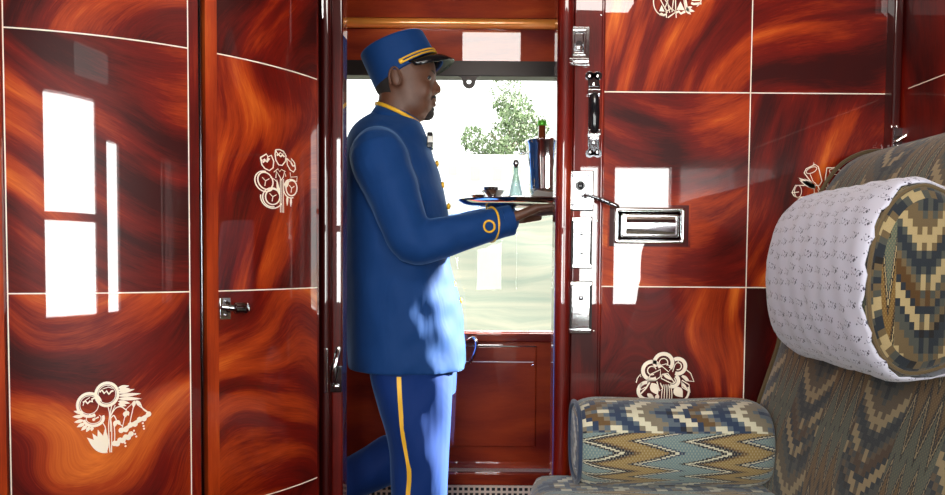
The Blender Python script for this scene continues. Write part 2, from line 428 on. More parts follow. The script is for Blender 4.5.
# ================================================================== SETTING
ZC = 2.20
WY = 1.85
XL, XR = -1.02, 1.012
def struct(name, bm, mat, parent=None, **kw):
    o = link(name, bm, mat, parent, **kw)
    if parent is None: o['kind'] = 'structure'
    return o
bm = bmesh.new(); box(bm, -1.9, 1.9, REAR-.08, CORR_Y+.08, -.06, 0); struct('floor', bm, carpet)
bm = bmesh.new(); box(bm, -1.9, 1.9, REAR-.08, CORR_Y+.08, ZC, ZC+.05); struct('ceiling', bm, ceil_mat)
bm = bmesh.new(); box(bm, XL-.05, XL, REAR, WY, 0, ZC); struct('wall_left', bm, right_mat)
wr = bpy.data.objects.new('wall_right', None)
bm = bmesh.new(); box(bm, XR, XR+.05, REAR, WY, 0, ZC); wr = struct('wall_right', bm, right_mat)
bm = bmesh.new()
for z in (1.033, 1.502): box(bm, XR-.0008, XR, REAR+.05, WY-.06, z-.0012, z+.0012)
link('inlay_line', bm, cream, wr)
bm = bmesh.new()
for y0, y1 in ((REAR-.08, REAR), ):
    xs = sorted({XL-.05, XR+.05, *[a for w_ in REAR_WINDOWS for a in w_[:2]]})
    zs = sorted({0.0, ZC, *[a for w_ in REAR_WINDOWS for a in w_[2:]]})
    for xa, xb in zip(xs, xs[1:]):
        for za, zb in zip(zs, zs[1:]):
            cxm, czm = (xa+xb)/2, (za+zb)/2
            if any(w_[0] < cxm < w_[1] and w_[2] < czm < w_[3] for w_ in REAR_WINDOWS): continue
            box(bm, xa, xb, y0, y1, za, zb)
struct('wall_back', bm, post_mat)
for i, (x0, x1, z0, z1) in enumerate(REAR_WINDOWS):
    bm = bmesh.new(); t = .012
    for b in ((x0,x0+t,z0,z1),(x1-t,x1,z0,z1),(x0,x1,z0,z0+t),(x0,x1,z1-t,z1)): box(bm, b[0], b[1], REAR-.045, REAR+.01, b[2], b[3])
    if i == 0: box(bm, x0, x1, REAR-.04, REAR+.005, 1.225, 1.255)
    w_o = struct('window_%d' % (i+2), bm, frame_metal)
    bm = bmesh.new(); box(bm, x0+t, x1-t, REAR-.03, REAR-.026, z0+t, z1-t); link('pane', bm, glass_m, w_o)
# unseen wavy fin added beside the right-hand window to block its cabinet reflection
fin_m, _, _ = newmat('reflection_fin_red', Base_Color=(.05, .008, .008), Roughness=.95)
bm = bmesh.new(); pc_ = [(.425+.010*math.sin(i*1.1), REAR+.005+.535*i/60) for i in range(61)]
rings(bm, [[Vector((x, y, z)) for x, y in pc_]+[Vector((x+.012, y, z)) for x, y in reversed(pc_)] for z in (.72, 1.98)])
tag(link('window_curtain', bm, fin_m, None, smooth=70), 'dark red wavy fin added out of view to block window reflections', 'curtain')
# unseen glowing box added for the bright reflection in the cove panel
lm_, lb2, _ = newmat('reflection_glow', Base_Color=(.9,.9,.9), Emission_Color=(1,.97,.92), Emission_Strength=14.0)
lampo = empty('reflection_lamp', (.17, .93, ZC), 'rectangular white glowing box added out of view for the cove reflection', 'lamp')
obox('reflection_glow', (-.065, .56, .88, .98, 2.0, 2.14), lm_, lampo)
obox('mount', (-.065, .56, .87, .99, 2.14, ZC), brass_mat, lampo)
# --- front bulkhead
DX0 = P(343.5, 258, WY).x; DX1 = P(554.5, 258, WY).x; HX = P(602, 200, WY).x
bm = bmesh.new()
box(bm, XL-.05, DX0-.03, WY+.004, WY+.05, 0, ZC); box(bm, DX1+.02, XR+.05, WY+.004, WY+.05, 0, ZC)
box(bm, DX0-.03, DX1+.02, WY+.004, WY+.05, 2.05, ZC)
wf = struct('wall_front', bm, post_mat)
VX = P(748, 200, WY).x; VX2 = P(886, 200, WY).x
rows = [(.10, .58), (.58, 1.033), (1.033, 1.502), (1.502, 2.0)]
def uvquad_box(name, x0, x1, y0, y1, z0, z1, mat, parent, u0=None, label=None):
    bm = bmesh.new(); box(bm, x0, x1, y0, y1, z0, z1)
    ul = bm.loops.layers.uv.new('UVMap')
    for f in bm.faces:
        for l in f.loops: l[ul].uv = (l.vert.co.x-(x0+x1)/2, l.vert.co.z-(z0+z1)/2)
    return link(name, bm, mat, parent, label=label)
pm = {
 (0,0): wood('veneer_a', ang=8, seed=3, arch=-2, warp=.10, tone=-.1),
 (0,1): wood('veneer_b', ang=82, seed=5, arch=-5.0, u0=0.05, warp=.13, ws=2.6, tone=.06),
 (0,2): wood('veneer_c', ang=14, seed=7, arch=-1.2, u0=.06, warp=.06, ws=2.2, tone=-.05),
 (0,3): wood('veneer_d', ang=66, seed=12, arch=3.5, u0=.10, warp=.09, ws=2.4, tone=-.02),
 (1,0): wood('veneer_e', ang=20, seed=13, warp=.10, tone=-.26),
 (1,1): wood('veneer_f', ang=70, seed=15, warp=.10, tone=-.30),
 (1,2): wood('veneer_g', ang=60, seed=17, arch=2.0, u0=.05, warp=.10, ws=2.4, tone=-.10),
 (1,3): wood('veneer_h', ang=12, seed=19, arch=1.0, warp=.10, ws=2.4, tone=-.12)}
cols = [(HX, VX), (VX, VX2)]
for (c, r), mt in pm.items():
    x0, x1 = cols[c]; z0, z1 = rows[r]
    uvquad_box('veneer_panel', x0, x1, WY, WY+.005, z0, z1, mt, wf)
bm = bmesh.new()
for z in (.58, 1.033, 1.502): box(bm, HX, VX2, WY-.0006, WY+.001, z-.0013, z+.0013)
for x in (VX, HX): box(bm, x-.0012, x+.0012, WY-.0006, WY+.001, .10, 2.0)
link('inlay_line', bm, cream, wf)
flat = lambda u, v: Vector((u, WY-.0007, v))
def px_inlay(fn, box_px, fw, fh, label):
    x0, y0, x1, y1 = box_px
    a = P(x0, y0, WY); b = P(x1, y1, WY); k = (b.x-a.x)/fw
    I = Inlay(flat, a.x, (a.z + P(x1, y0, WY).z)/2, k, 0, 0); fn(I); return I.done(wf, label)
px_inlay(flower_round, (625,340,705,410), 566, 495, 'cream inlay of round blossoms above the arm bolster')
px_inlay(flower_poppies, (785,150,865,215), 609, 495, 'cream inlay of cup-shaped flowers beside the seat back')
px_inlay(flower_top, (640,0,710,30), 945, 405, 'cream inlay of flowers at the top edge')
# corner post between bulkhead and right partition
cpx = P(886, 60, WY).x
bm = bmesh.new(); box(bm, cpx, XR, WY-.035, WY+.004, 0, ZC); struct('trim_1', bm, post_dark, bevel=.006)
# doorway casing, right: round moulding + flat strip
def half_round(bm, xc, yc, r, z0, z1, n=14, sq=1.0):
    pts = [(xc + r*math.cos(R(180+180*i/n)), yc + sq*r*math.sin(R(180+180*i/n))) for i in range(n+1)]
    rings(bm, [[Vector((x, y, z)) for x, y in pts] for z in (z0, z1)])
rx0 = DX1; rx1 = P(571, 258, WY).x
bm = bmesh.new(); box(bm, rx1, HX-.002, WY-.012, WY+.004, 0, 2.0)
tr = struct('trim_2', bm, post_mat, bevel=.004)
bm = bmesh.new(); half_round(bm, (rx0+rx1)/2, WY-.004, (rx1-rx0)/2, 0, 2.0); box(bm, rx0, rx1, WY-.004, WY+.055, 0, 2.0)
link('moulding', bm, post_mat, tr, smooth=True)
bm = bmesh.new(); half_round(bm, HX-.0045, WY-.010, .0045, 0, 2.0); link('moulding', bm, post_mat, tr, smooth=True)
# casing, left
lx0 = P(321, 258, WY).x; lxm = P(332, 258, WY).x; lx1 = DX0
bm = bmesh.new(); box(bm, lxm, lx1, WY-.012, WY+.055, 0, 2.0); tl = struct('trim_3', bm, post_mat, bevel=.006)
bm = bmesh.new(); half_round(bm, (lx0+lxm)/2+.001, WY-.012, (lxm-lx0)/2, 0, 2.0); box(bm, lx0, lxm, WY-.012, WY+.05, 0, 2.0)
link('moulding', bm, post_dark, tl, smooth=True)
bm = bmesh.new(); box(bm, lx0, rx1, WY-.010, WY+.05, 2.05, 2.10); struct('trim_4', bm, post_mat)
# door hinge leaf high on the left casing
hg = P(322.5, -4, 1.83); hh = P(322.5, 19, 1.83)
t_h = empty('door_hinge', (hg.x, 1.83, hh.z))
t_h.parent = tl; t_h['label'] = 'slim chrome hinge'
bm = bmesh.new(); cyl(bm, (hg.x, 1.826, hh.z), (hg.x, 1.826, hh.z+.075), .0042); link('barrel', bm, chrome, t_h, smooth=True)
bm = bmesh.new(); box(bm, hg.x, hg.x+.009, 1.828, 1.8345, hh.z, hh.z+.075); link('leaf', bm, chrome, t_h)

# --- corridor shell
bm = bmesh.new()
x0, x1, z0, z1 = CW
for b in ((-1.9, x0, 0, ZC), (x1, 1.9, 0, ZC), (x0, x1, 0, z0), (x0, x1, z1, ZC)): box(bm, b[0], b[1], CORR_Y, CORR_Y+.06, b[2], b[3])
wc = struct('wall_corridor', bm, low_mat)
bm = bmesh.new(); box(bm, -1.9, -1.85, REAR-.05, CORR_Y+.06, 0, ZC); struct('wall_corridor_left', bm, post_dark)
bm = bmesh.new(); box(bm, 1.85, 1.9, REAR-.05, CORR_Y+.06, 0, ZC); struct('wall_corridor_right', bm, post_dark)
bm = bmesh.new(); box(bm, -1.86, XL-.04, WY+.004, WY+.05, 0, ZC); box(bm, XR+.04, 1.86, WY+.004, WY+.05, 0, ZC); struct('wall_corridor_near', bm, post_mat)
# window: metal top bar with pull tab, side bars, pane
zb0 = P(520, 77, CORR_Y-.02).z; zb1 = P(520, 62, CORR_Y-.02).z
bm = bmesh.new(); box(bm, x0, x1, CORR_Y-.03, CORR_Y+.04, zb0, zb1+.01)
for xa, xb in ((x0, x0+.03), (x1-.03, x1)): box(bm, xa, xb, CORR_Y-.03, CORR_Y+.04, z0, zb1)
win = struct('window_1', bm, frame_metal, bevel=.004)
bm = bmesh.new(); box(bm, x0+.03, x1-.03, CORR_Y+.01, CORR_Y+.014, z0, zb0); link('pane', bm, glass_m, win)
tb = P(469, 80, CORR_Y-.032)
bm = bmesh.new(); n_ = 20
outer = [(.036, .012)] ; 
prof_o = [(-.040, .014), (-.028, .010), (-.022, -.004)] + [(.022*math.cos(R(a)), -.006+.022*math.sin(R(a))) for a in range(200, 345, 15)] + [(.022, -.004), (.028, .010), (.040, .014)]
for y in (0,):
    cir = [(.008*math.cos(R(a)), -.005+.008*math.sin(R(a))) for a in range(0, 360, 20)]
    vo = [[bm.verts.new((tb.x+x, tb.y+dy, tb.z+z)) for x, z in prof_o] for dy in (0, .008)]
    vi = [[bm.verts.new((tb.x+x, tb.y+dy, tb.z+z)) for x, z in cir] for dy in (0, .008)]
    for k in (0, 1):
        ed = []
        for ring_ in (vo[k], vi[k]):
            for i in range(len(ring_)):
                ed.append(bm.edges.get((ring_[i], ring_[(i+1) % len(ring_)])) or bm.edges.new((ring_[i], ring_[(i+1) % len(ring_)])))
        bmesh.ops.triangle_fill(bm, use_beauty=True, use_dissolve=False, edges=ed)
    for A, B in (vo, vi):
        for i in range(len(A)): bm.faces.new((A[i], A[(i+1)%len(A)], B[(i+1)%len(A)], B[i]))
link('pull_tab', bm, frame_metal, win)
# cove panel above the window, leaning toward the room; golden rail; upper fascia
za = P(500, 61, CORR_Y-.03).z; yb = CORR_Y-.03; yt = CORR_Y-.036; zt = P(500, 30, yt).z
bm = bmesh.new(); rings(bm, [[Vector((x, yb, za)), Vector((x, yt, zt)), Vector((x, CORR_Y, zt)), Vector((x, CORR_Y, za))] for x in (-1.85, 1.85)])
link('cove_panel', bm, cove_mat, wc)
bm = bmesh.new(); rz = P(500, 23, yt-.02).z
rings(bm, [[Vector((x, yt-.010+.022*math.cos(R(a)), rz+.017*math.sin(R(a)))) for a in range(0, 360, 20)] for x in (-1.85, 1.85)])
rl = struct('trim_5', bm, gold_wood, smooth=True)
bm = bmesh.new(); box(bm, -1.85, 1.85, yt-.012, CORR_Y, rz+.019, ZC); link('fascia_panel', bm, cove_mat, wc)
# flap under the window
fx1 = P(536, 350, CORR_Y).x
zl = [P(500, y, CORR_Y-.02).z for y in (333, 346, 362)]
bm = bmesh.new(); box(bm, -1.2, 1.2, CORR_Y-.035, CORR_Y+.01, zl[0]-.03, zl[0]); struct('window_sill', bm, rail_mat, bevel=.005)
ff = empty('fold_down_flap', (0, CORR_Y-.01, .5), 'red mahogany flap with chrome edging below the corridor window', 'flap')
obox('panel', (-.30, fx1, CORR_Y-.016, CORR_Y-.001, .44, zl[1]-.003), low_mat, ff, bevel=.003)
bm = bmesh.new(); box(bm, -.30, fx1, CORR_Y-.020, CORR_Y-.001, zl[1]-.003, zl[1]+.001); link('top_edge', bm, chrome, ff, label='thin chrome edge')
bm = bmesh.new(); box(bm, -.30, fx1-.01, CORR_Y-.018, CORR_Y-.014, zl[2]-.001, zl[2]+.001); link('inlay_line', bm, cream, ff)
sc_ = P(533, 365, CORR_Y-.018); bm = bmesh.new(); ell(bm, sc_, (.004,.002,.004)); link('screw', bm, chrome, ff, smooth=True)
h0 = P(466, 341, CORR_Y-.03); h1 = P(474, 338, CORR_Y-.05); h2 = P(476, 347, CORR_Y-.05); h3 = P(470, 362, CORR_Y-.03)
bm = bmesh.new(); tube(bm, smooth_path([tuple(h0), tuple(h1), tuple(h2), tuple(h3)], 5), .006, 10); 
link('handle', bm, chrome, ff, smooth=True, label='curved chrome handle')
# heater cover: ledge, rail, perforated grille
hy = CORR_Y-.07; hz = P(500, 474, hy).z
hc = empty('heater_cover', (0, hy, 0), 'wooden heater casing with a perforated metal grille along the corridor wall', 'heater cover')
obox('ledge', (-1.6, 1.6, hy+.004, CORR_Y, hz-.012, hz), ledge_mat, hc, label='speckled sandy ledge')
obox('rail', (-1.6, 1.6, hy-.006, hy+.02, P(500,485,hy).z, hz+.003), rail_mat, hc, bevel=.003)
bm = bmesh.new(); gz1 = P(500, 485, hy).z; gz0 = .10; st = .0188; wd = .0075
x = -.5
while x < .9: box(bm, x, x+wd, hy, hy+.002, gz0, gz1); x += st
z = gz1-.006
while z > gz0: box(bm, -.5, .9, hy-.0005, hy+.0025, z-wd+.004, z+.004); z -= st
link('grille', bm, simple_noise('grille_metal', (.80,.62,.46), (.92,.74,.58), 8, .4), hc, label='perforated metal grille')
obox('backing', (-1.6, 1.6, hy+.02, CORR_Y, .02, hz-.012), dark_hole, hc)
obox('plinth', (-1.6, 1.6, hy-.006, hy+.02, 0, gz0), rail_mat, hc)

# ================================================================== CABINET
A = Vector((-.852, 1.386)); RC = .682; TH0 = R(11)
CC = A + RC*Vector((-math.sin(TH0), math.cos(TH0)))
def carc(s, off=0.0):
    """plan position at arc length s, off = outwards toward the room"""
    if s < 0:
        p = A + s*Vector((math.cos(TH0), math.sin(TH0))); th = TH0
    else:
        th = TH0 + s/RC; p = CC + RC*Vector((math.sin(th), -math.cos(th)))
    return p + off*Vector((math.sin(th), -math.cos(th)))
def s_of_px(px):
    lo, hi = -.15, .68
    for _ in range(40):
        m = (lo+hi)/2; p = carc(m)
        if proj((p.x, p.y, 1.1))[0] < px: lo = m
        else: hi = m
    return lo
def curved(bm, s0, s1, d0, d1, z0, z1, n=16, nz=1, uv=True, uc=None):
    uc = (s0+s1)/2 if uc is None else uc
    ul = bm.loops.layers.uv.verify()
    rs = []
    for i in range(n+1):
        s = s0+(s1-s0)*i/n
        a = carc(s, d1); b = carc(s, d0)
        rs.append([Vector((a.x,a.y,z0)), Vector((a.x,a.y,z1)), Vector((b.x,b.y,z1)), Vector((b.x,b.y,z0))])
    vs = rings(bm, rs)
    smap = {}
    for i, r in enumerate(vs):
        for v in r: smap[v] = s0+(s1-s0)*i/n
    for f in bm.faces:
        for l in f.loops:
            if l.vert in smap: l[ul].uv = (smap[l.vert]-uc, l.vert.co.z-(z0+z1)/2)
s_l = s_of_px(7); s_a = s_of_px(189.5); s_b = s_of_px(199.5); s_c = s_of_px(206); s_d = s_of_px(217.5); s_e = s_of_px(317); s_f = .655
cab = empty('curved_cabinet', (A.x, A.y, 0), 'tall curved mahogany corner cabinet with flower inlays left of the doorway', 'cabinet')
bm = bmesh.new(); curved(bm, -.16, s_f, -.035, -.03, .0, 2.06, 24); link('carcass', bm, dark_hole, cab, smooth=30)
bm = bmesh.new(); curved(bm, -.16, s_f, -.03, .006, 2.02, 2.10, 24); curved(bm, -.16, s_f, -.03, .006, 0, .08, 24); link('cornice', bm, post_mat, cab, smooth=30)
bm = bmesh.new(); curved(bm, -.16, s_l-.004, -.03, .008, .08, 2.02, 6); link('frame_post', bm, post_light, cab, smooth=30)
vm = {
 (0,0): wood('veneer_left_base', ang=70, seed=70, arch=4, warp=.12, tone=.0),
 (0,1): wood('veneer_left_low', ang=8, seed=71, arch=-4.2, u0=-.01, warp=.13, ws=3.4, tone=.04),
 (0,2): wood('veneer_left_mid', ang=-20, seed=74, arch=-1.5, u0=.0, v0=0, warp=.13, ws=2.4, tone=-.03),
 (0,3): wood('veneer_left_top', ang=68, seed=76, arch=2, warp=.14, tone=-.02),
 (1,0): wood('veneer_mid_base', ang=35, seed=80, arch=0, warp=.1, tone=.0),
 (1,1): wood('veneer_mid_low', ang=35, seed=83, arch=3.0, u0=-.1, v0=-.1, warp=.12, ws=3.2, tone=.05),
 (1,2): wood('veneer_mid_mid', ang=75, seed=84, arch=3, u0=.02, warp=.13, ws=3, tone=.04),
 (1,3): wood('veneer_mid_top', ang=60, seed=86, arch=1, warp=.12, tone=-.18)}
for d, (sa0, sa1, s_left, s_right) in enumerate(((s_l, s_a, s_l-.004, s_b), (s_d, s_e, s_c, s_f-.004))):
    bm = bmesh.new(); curved(bm, s_left+.0005, s_right, -.022, -.001, .085, 2.015, 18)
    dr = link('door', bm, post_light if d else post_mat, cab, smooth=30)
    # raised stiles either side of the veneer
    bm = bmesh.new()
    if d == 0: curved(bm, sa1, s_right, -.001, .0005, .085, 2.015, 3)
    else: curved(bm, s_left, sa0, -.001, .0035, .085, 2.015, 3)
    link('stile', bm, post_light if d else post_mat, dr, smooth=30)
    if d:
        bm = bmesh.new(); curved(bm, sa1, s_right, -.001, .001, .085, 2.015, 6); link('stile', bm, post_mat, dr, smooth=30)
    for r, (z0, z1) in enumerate([(.10, .58), (.58, 1.028), (1.028, 1.508), (1.508, 2.0)]):
        bm = bmesh.new(); curved(bm, sa0, sa1, -.001, .0, z0, z1, 20)
        link('veneer_panel', bm, vm[(d, r)], dr, smooth=30)
    bm = bmesh.new()
    for z in (.58, 1.028, 1.508): curved(bm, sa0, sa1, -.0005, .0006, z-.0012, z+.0012, 20)
    for s in ((sa0, sa1) if d == 0 else ()): curved(bm, s-.0010, s+.0010, -.0005, .0008, .1, 2.0, 1)
    link('inlay_line', bm, cream, dr)
    surf = lambda u, v: Vector((*carc(u, .0007), v))
    if d == 0:
        u0 = s_of_px(60); u1 = s_of_px(160); pc = carc((u0+u1)/2)
        zc = P(110, 417.5, pc.y).z
        I = Inlay(surf, (u0+u1)/2, zc, (u1-u0)/521, 260, 247, kz=100*pc.y/F/521); flower_bells(I); I.done(dr, 'cream inlay of blossoms and hanging bell flowers')
    else:
        u0 = s_of_px(245); u1 = s_of_px(308); pc = carc((u0+u1)/2)
        zc = P(276.5, 180, pc.y).z
        I = Inlay(surf, (u0+u1)/2, zc, (u1-u0)/390, 195, 240, kz=80*pc.y/F/495)
        flower_tulips(I); I.done(dr, 'cream inlay of tulips and round flowers')
# rod added in the gap between the two doors to draw its highlight line
bm = bmesh.new(); pc = carc((s_b+s_c)/2, -.006); cyl(bm, (pc.x,pc.y,.09), (pc.x,pc.y,2.01), .0022, n=8); link('highlight_rod', bm, chrome_dk, cab, smooth=True)
# latch on the cabinet
def on_cab(px, py, off): 
    s = s_of_px(px); p = carc(s, off); z = P(px, py, p.y).z; return Vector((p.x, p.y, z)), s
(la, sA) = on_cab(218.5, 298, .004); (lb, sB) = on_cab(229, 319, .004)
bm = bmesh.new(); curved(bm, sA, sB, .0, .006, lb.z, la.z, 3)
lt = link('latch', bm, chrome, cab, bevel=.001)
bm = bmesh.new()
for px, py in ((224, 301), (224, 315)):
    p, s = on_cab(px, py, .007); ell(bm, p, (.004,.004,.004))
link('screw', bm, chrome_dk, lt, smooth=True)
p0, s = on_cab(220, 307, .012); p1, s = on_cab(228, 308, .022); p2, s = on_cab(236, 308, .022); p3, s = on_cab(241, 309, .018)
bm = bmesh.new(); tube(bm, smooth_path([(*p0,), (*p1,), (*p2,), (*p3,)], 5), [.006]*6+[.011]*8+[.006]*2, 14, flat=1.1); link('lever', bm, chrome_dk, lt, smooth=True)
p4, s = on_cab(242, 304, .02); p5, s = on_cab(243, 310, .02)
bm = bmesh.new(); tube(bm, [p4, p5], .003, 8); link('finger_tip', bm, chrome, lt, smooth=True)

# ================================================================== HARDWARE on the right door strip
HY = WY-.012
def pxbox(bm, x0, y0, x1, y1, d0, d1):
    a = P(x0, y0, HY); b = P(x1, y1, HY); box(bm, a.x, b.x, HY-d1, HY-d0, b.z, a.z)
def screw_bm(bm, px, py, d, r=.0032):
    p = P(px, py, HY); ell(bm, (p.x, HY-d, p.z), (r, .0014, r), seg=12, rng=8)
def fitting(name, px, py, label, cat, group=None):
    p = P(px, py, HY); return empty(name, (p.x, HY, p.z), label, cat, group)
def plate(name, t, b, d, mat=None, bev=.0012, d0=0):
    bm = bmesh.new(); pxbox(bm, *b, d0, d); return link(name, bm, mat or chrome, t, bevel=bev)
# top lock box
t = fitting('door_lock', 578, 67, 'chrome box lock with round keyhole, topmost fitting on the door casing', 'lock')
pl = plate('plate', t, (568.5, 27, 589, 66), .004)
bm = bmesh.new(); a = P(571, 30, HY); b = P(586, 57, HY)
rings(bm, [[Vector((a.x+i, HY-d, b.z+i)), Vector((b.x-i, HY-d, b.z+i)), Vector((b.x-i, HY-d, a.z-i)), Vector((a.x+i, HY-d, a.z-i))] for i, d in ((0,.003),(.003,.011),(.007,.011),(.009,.006))])
link('housing', bm, chrome, t, bevel=.0006)
p = P(578.5, 45.5, HY); bm = bmesh.new(); cyl(bm, (p.x, HY-.004, p.z), (p.x, HY-.010, p.z), .0085); kn = link('lock_cylinder', bm, chrome_dk, t, smooth=True)
bm = bmesh.new(); ell(bm, (p.x-.001, HY-.011, p.z-.008), (.008,.004,.006)); link('thumb_turn', bm, chrome, kn, smooth=True)
bm = bmesh.new(); pxbox(bm, 569, 59, 588.5, 62, .004, .012); pxbox(bm, 568, 63.5, 589, 66.5, .004, .010); link('lower_bar', bm, chrome, t, bevel=.0012)
bm = bmesh.new(); screw_bm(bm, 572, 64.5, .011); screw_bm(bm, 585, 64.5, .011); link('screw', bm, chrome_dk, t, smooth=True)
# long catch
t = fitting('door_catch', 594, 157, 'long chrome catch with black glossy grip, upright on the door casing', 'catch')
bm = bmesh.new()
for y0, y1 in ((73, 87), (143, 156)):
    for px in (589.5, 597.5):
        q = P(px, (y0+y1)/2 + (-4 if y0 == 73 else 4), HY); cyl(bm, (q.x, HY, q.z), (q.x, HY-.004, q.z), .0105)
    pxbox(bm, 588, y0, 599, y1, 0, .004)
pxbox(bm, 588.5, 84, 599, 146, 0, .0035)
link('plate', bm, chrome_dk, t, bevel=.0008)
bm = bmesh.new()
for q in ((589.5,76.5),(597.5,76.5),(593.5,84.5),(590,152.5),(597,152.5),(593.5,143)): screw_bm(bm, *q, .005, .0042)
link('screw', bm, chrome, t, smooth=True)
bm = bmesh.new(); pxbox(bm, 587, 90, 600, 96, .003, .014); pxbox(bm, 587, 130, 600, 136, .003, .014); pxbox(bm, 589.5, 97.5, 599, 100, .003, .010); pxbox(bm, 589.5, 137.5, 599, 139.5, .003, .010)
link('collar', bm, chrome, t, bevel=.002)
a = P(593.5, 98, HY); b = P(593.5, 130, HY)
bm = bmesh.new(); tube(bm, [(a.x, HY-.012, a.z), (a.x, HY-.018, (a.z+b.z)/2), (b.x, HY-.012, b.z)], [.011,.013,.011], 18); link('grip', bm, black_gloss, t, smooth=True, label='black glossy grip')
# lock with lever
t = fitting('lever_lock', 580, 210, 'square chrome lock plate with a short lever reaching onto the panel', 'lock')
plate('backing', t, (568, 170.6, 593, 211), .0015, dark_hole); plate('plate', t, (569, 171.5, 592, 210), .005)  # dark rim behind the plate stands in for its shadow line
bm = bmesh.new()
for q in ((572.5,176),(572.5,205)): screw_bm(bm, *q, .006)
screw_bm(bm, 588, 176, .006); link('screw', bm, chrome_dk, t, smooth=True)
p = P(580, 186, HY); bm = bmesh.new(); cyl(bm, (p.x, HY-.004, p.z), (p.x, HY-.012, p.z), .012); ell(bm, (p.x, HY-.013, p.z), (.007,.003,.009)); link('lock_cylinder', bm, black_gloss, t, smooth=True)
p = P(588, 202, HY); bm = bmesh.new(); cyl(bm, (p.x, HY-.004, p.z), (p.x, HY-.028, p.z), .009); link('spindle', bm, chrome, t, smooth=True)
a = P(586, 194.5, HY-.03); b = P(602, 200, HY-.03); c = P(616, 206, HY-.03)
bm = bmesh.new(); tube(bm, smooth_path([tuple(a), tuple(b), tuple(c)], 5), [.006]*5+[.0085]*6, 14, flat=.7)
lv = link('lever', bm, chrome_dk, t, smooth=True)
bm = bmesh.new()
for q in ((600,199),(609,203)): 
    p = P(*q, HY-.037); ell(bm, p, (.0045,.002,.003))
link('lever_recess', bm, black_gloss, lv, smooth=True)
# strike plates
t = fitting('strike_plate', 580, 268, 'plain rectangular chrome keep with two screws, between lever lock and lowest keep', 'keep')
plate('backing', t, (571.5, 217, 591.5, 268.6), .0015, dark_hole); plate('plate', t, (573.5, 221, 589.5, 266), .005); plate('end_bar', t, (571.5, 217.5, 591, 221.5), .009, bev=.0018); plate('end_bar', t, (571.5, 264, 591, 268), .009, bev=.0018)  # dark rim plate draws the shadow line around the keep
bm = bmesh.new()
for q in ((581.5,233.5),(581.5,252.5)): screw_bm(bm, *q, .006, .0058)
link('screw', bm, chrome_dk, t, smooth=True)
plate('side_rib', t, (573, 221, 575.5, 264), .009, bev=.001)
t = fitting('button_keep', 580, 333, 'chrome keep with a round push button, lowest fitting on the door casing', 'keep')
plate('backing', t, (569.5, 281, 591.5, 333.6), .0015, dark_hole); plate('plate', t, (572.5, 285, 589, 330), .005); plate('end_bar', t, (570, 281.5, 591, 286), .009, bev=.0018); plate('end_bar', t, (569, 328.5, 591, 333), .009, bev=.0018)  # shadow line around this keep is a dark rim plate too
plate('side_rib', t, (571.5, 286, 574, 328.5), .009, bev=.001)
p = P(580.5, 297, HY); bm = bmesh.new(); cyl(bm, (p.x,HY-.004,p.z), (p.x,HY-.010,p.z), .011); ell(bm, (p.x,HY-.012,p.z-.002), (.006,.003,.006)); link('lock_cylinder', bm, chrome_dk, t, smooth=True)
p = P(580.5, 318, HY); bm = bmesh.new(); cyl(bm, (p.x,HY-.004,p.z), (p.x,HY-.013,p.z), .0115, .010); link('push_button', bm, chrome, t, smooth=True)
# loose screws in the casing
for q in ((568.5,15),(601,15),(597.5,221),(566,220),(565,331),(594,331),(565,350),(562,444)):
    bm = bmesh.new(); screw_bm(bm, *q, .0005, .0025); link('screw', bm, chrome, tr, smooth=True)
# left door catch on the left casing
LY = WY-.02
def lp(px, py, d=0): q = P(px, py, LY); return Vector((q.x, LY-d, q.z))
p = lp(333, 392); t = empty('left_door_catch', (p.x, LY, p.z), 'small chrome lever catch on the left door casing at hip height', 'catch')
t.name = 'door_catch'
bm = bmesh.new(); a = lp(324.5, 348); b = lp(328.5, 392); box(bm, a.x, b.x, LY-.010, LY, b.z, a.z); link('plate', bm, chrome, t, bevel=.001)
bm = bmesh.new(); a = lp(330, 366); b = lp(342, 392); box(bm, a.x, b.x, LY-.004, LY+.008, b.z, a.z); link('keeper', bm, chrome_dk, t, bevel=.001)
bm = bmesh.new(); tube(bm, [lp(338.5, 350, .010), lp(337.5, 358, .016), lp(335, 370, .022), lp(333.5, 380, .016)], [.006,.007,.0085,.006], 14, flat=.7); lv = link('lever', bm, chrome, t, smooth=True)
bm = bmesh.new(); ell(bm, lp(339, 348.5, .008), (.007,.004,.007)); ell(bm, lp(336.5, 386, .008), (.009,.004,.006)); link('pivot', bm, chrome, lv, smooth=True)
# flush pull handle in the panel
a = P(608, 204, WY); b = P(690, 247.5, WY)
hcx = (a.x+b.x)/2; hcz = (a.z+b.z)/2
t = empty('flush_handle', (hcx, WY, b.z), 'rectangular chrome flush pull set in a thin border on the panelling', 'handle')
bm = bmesh.new()
for q in ((608,204,690,205),(608,246.5,690,247.5),(608,204,609,247.5),(689,204,690,247.5)):
    A_ = P(q[0], q[1], WY); B_ = P(q[2], q[3], WY); box(bm, A_.x, B_.x, WY-.0012, WY, B_.z, A_.z)
link('border_line', bm, rail_mat, t)
uvquad_box('base_panel', P(609,225,WY).x, P(689,225,WY).x, WY-.001, WY, P(650,246.5,WY).z, P(650,205,WY).z, wood('handle_panel', ang=90, seed=90, tone=-.3, warp=.03, contrast=.4), t)
def rrect(x0, x1, z0, z1, r, y, n=5):
    pts = []
    for cx_, cz_, a0 in ((x1-r, z1-r, 0), (x0+r, z1-r, 90), (x0+r, z0+r, 180), (x1-r, z0+r, 270)):
        for i in range(n+1):
            an = R(a0+90*i/n); pts.append(Vector((cx_+r*math.cos(an), y, cz_+r*math.sin(an))))
    return pts
ha = P(614.5, 207.5, WY); hb = P(684, 244, WY)
X0, X1, Z0, Z1 = ha.x, hb.x, hb.z, ha.z
bm = bmesh.new()
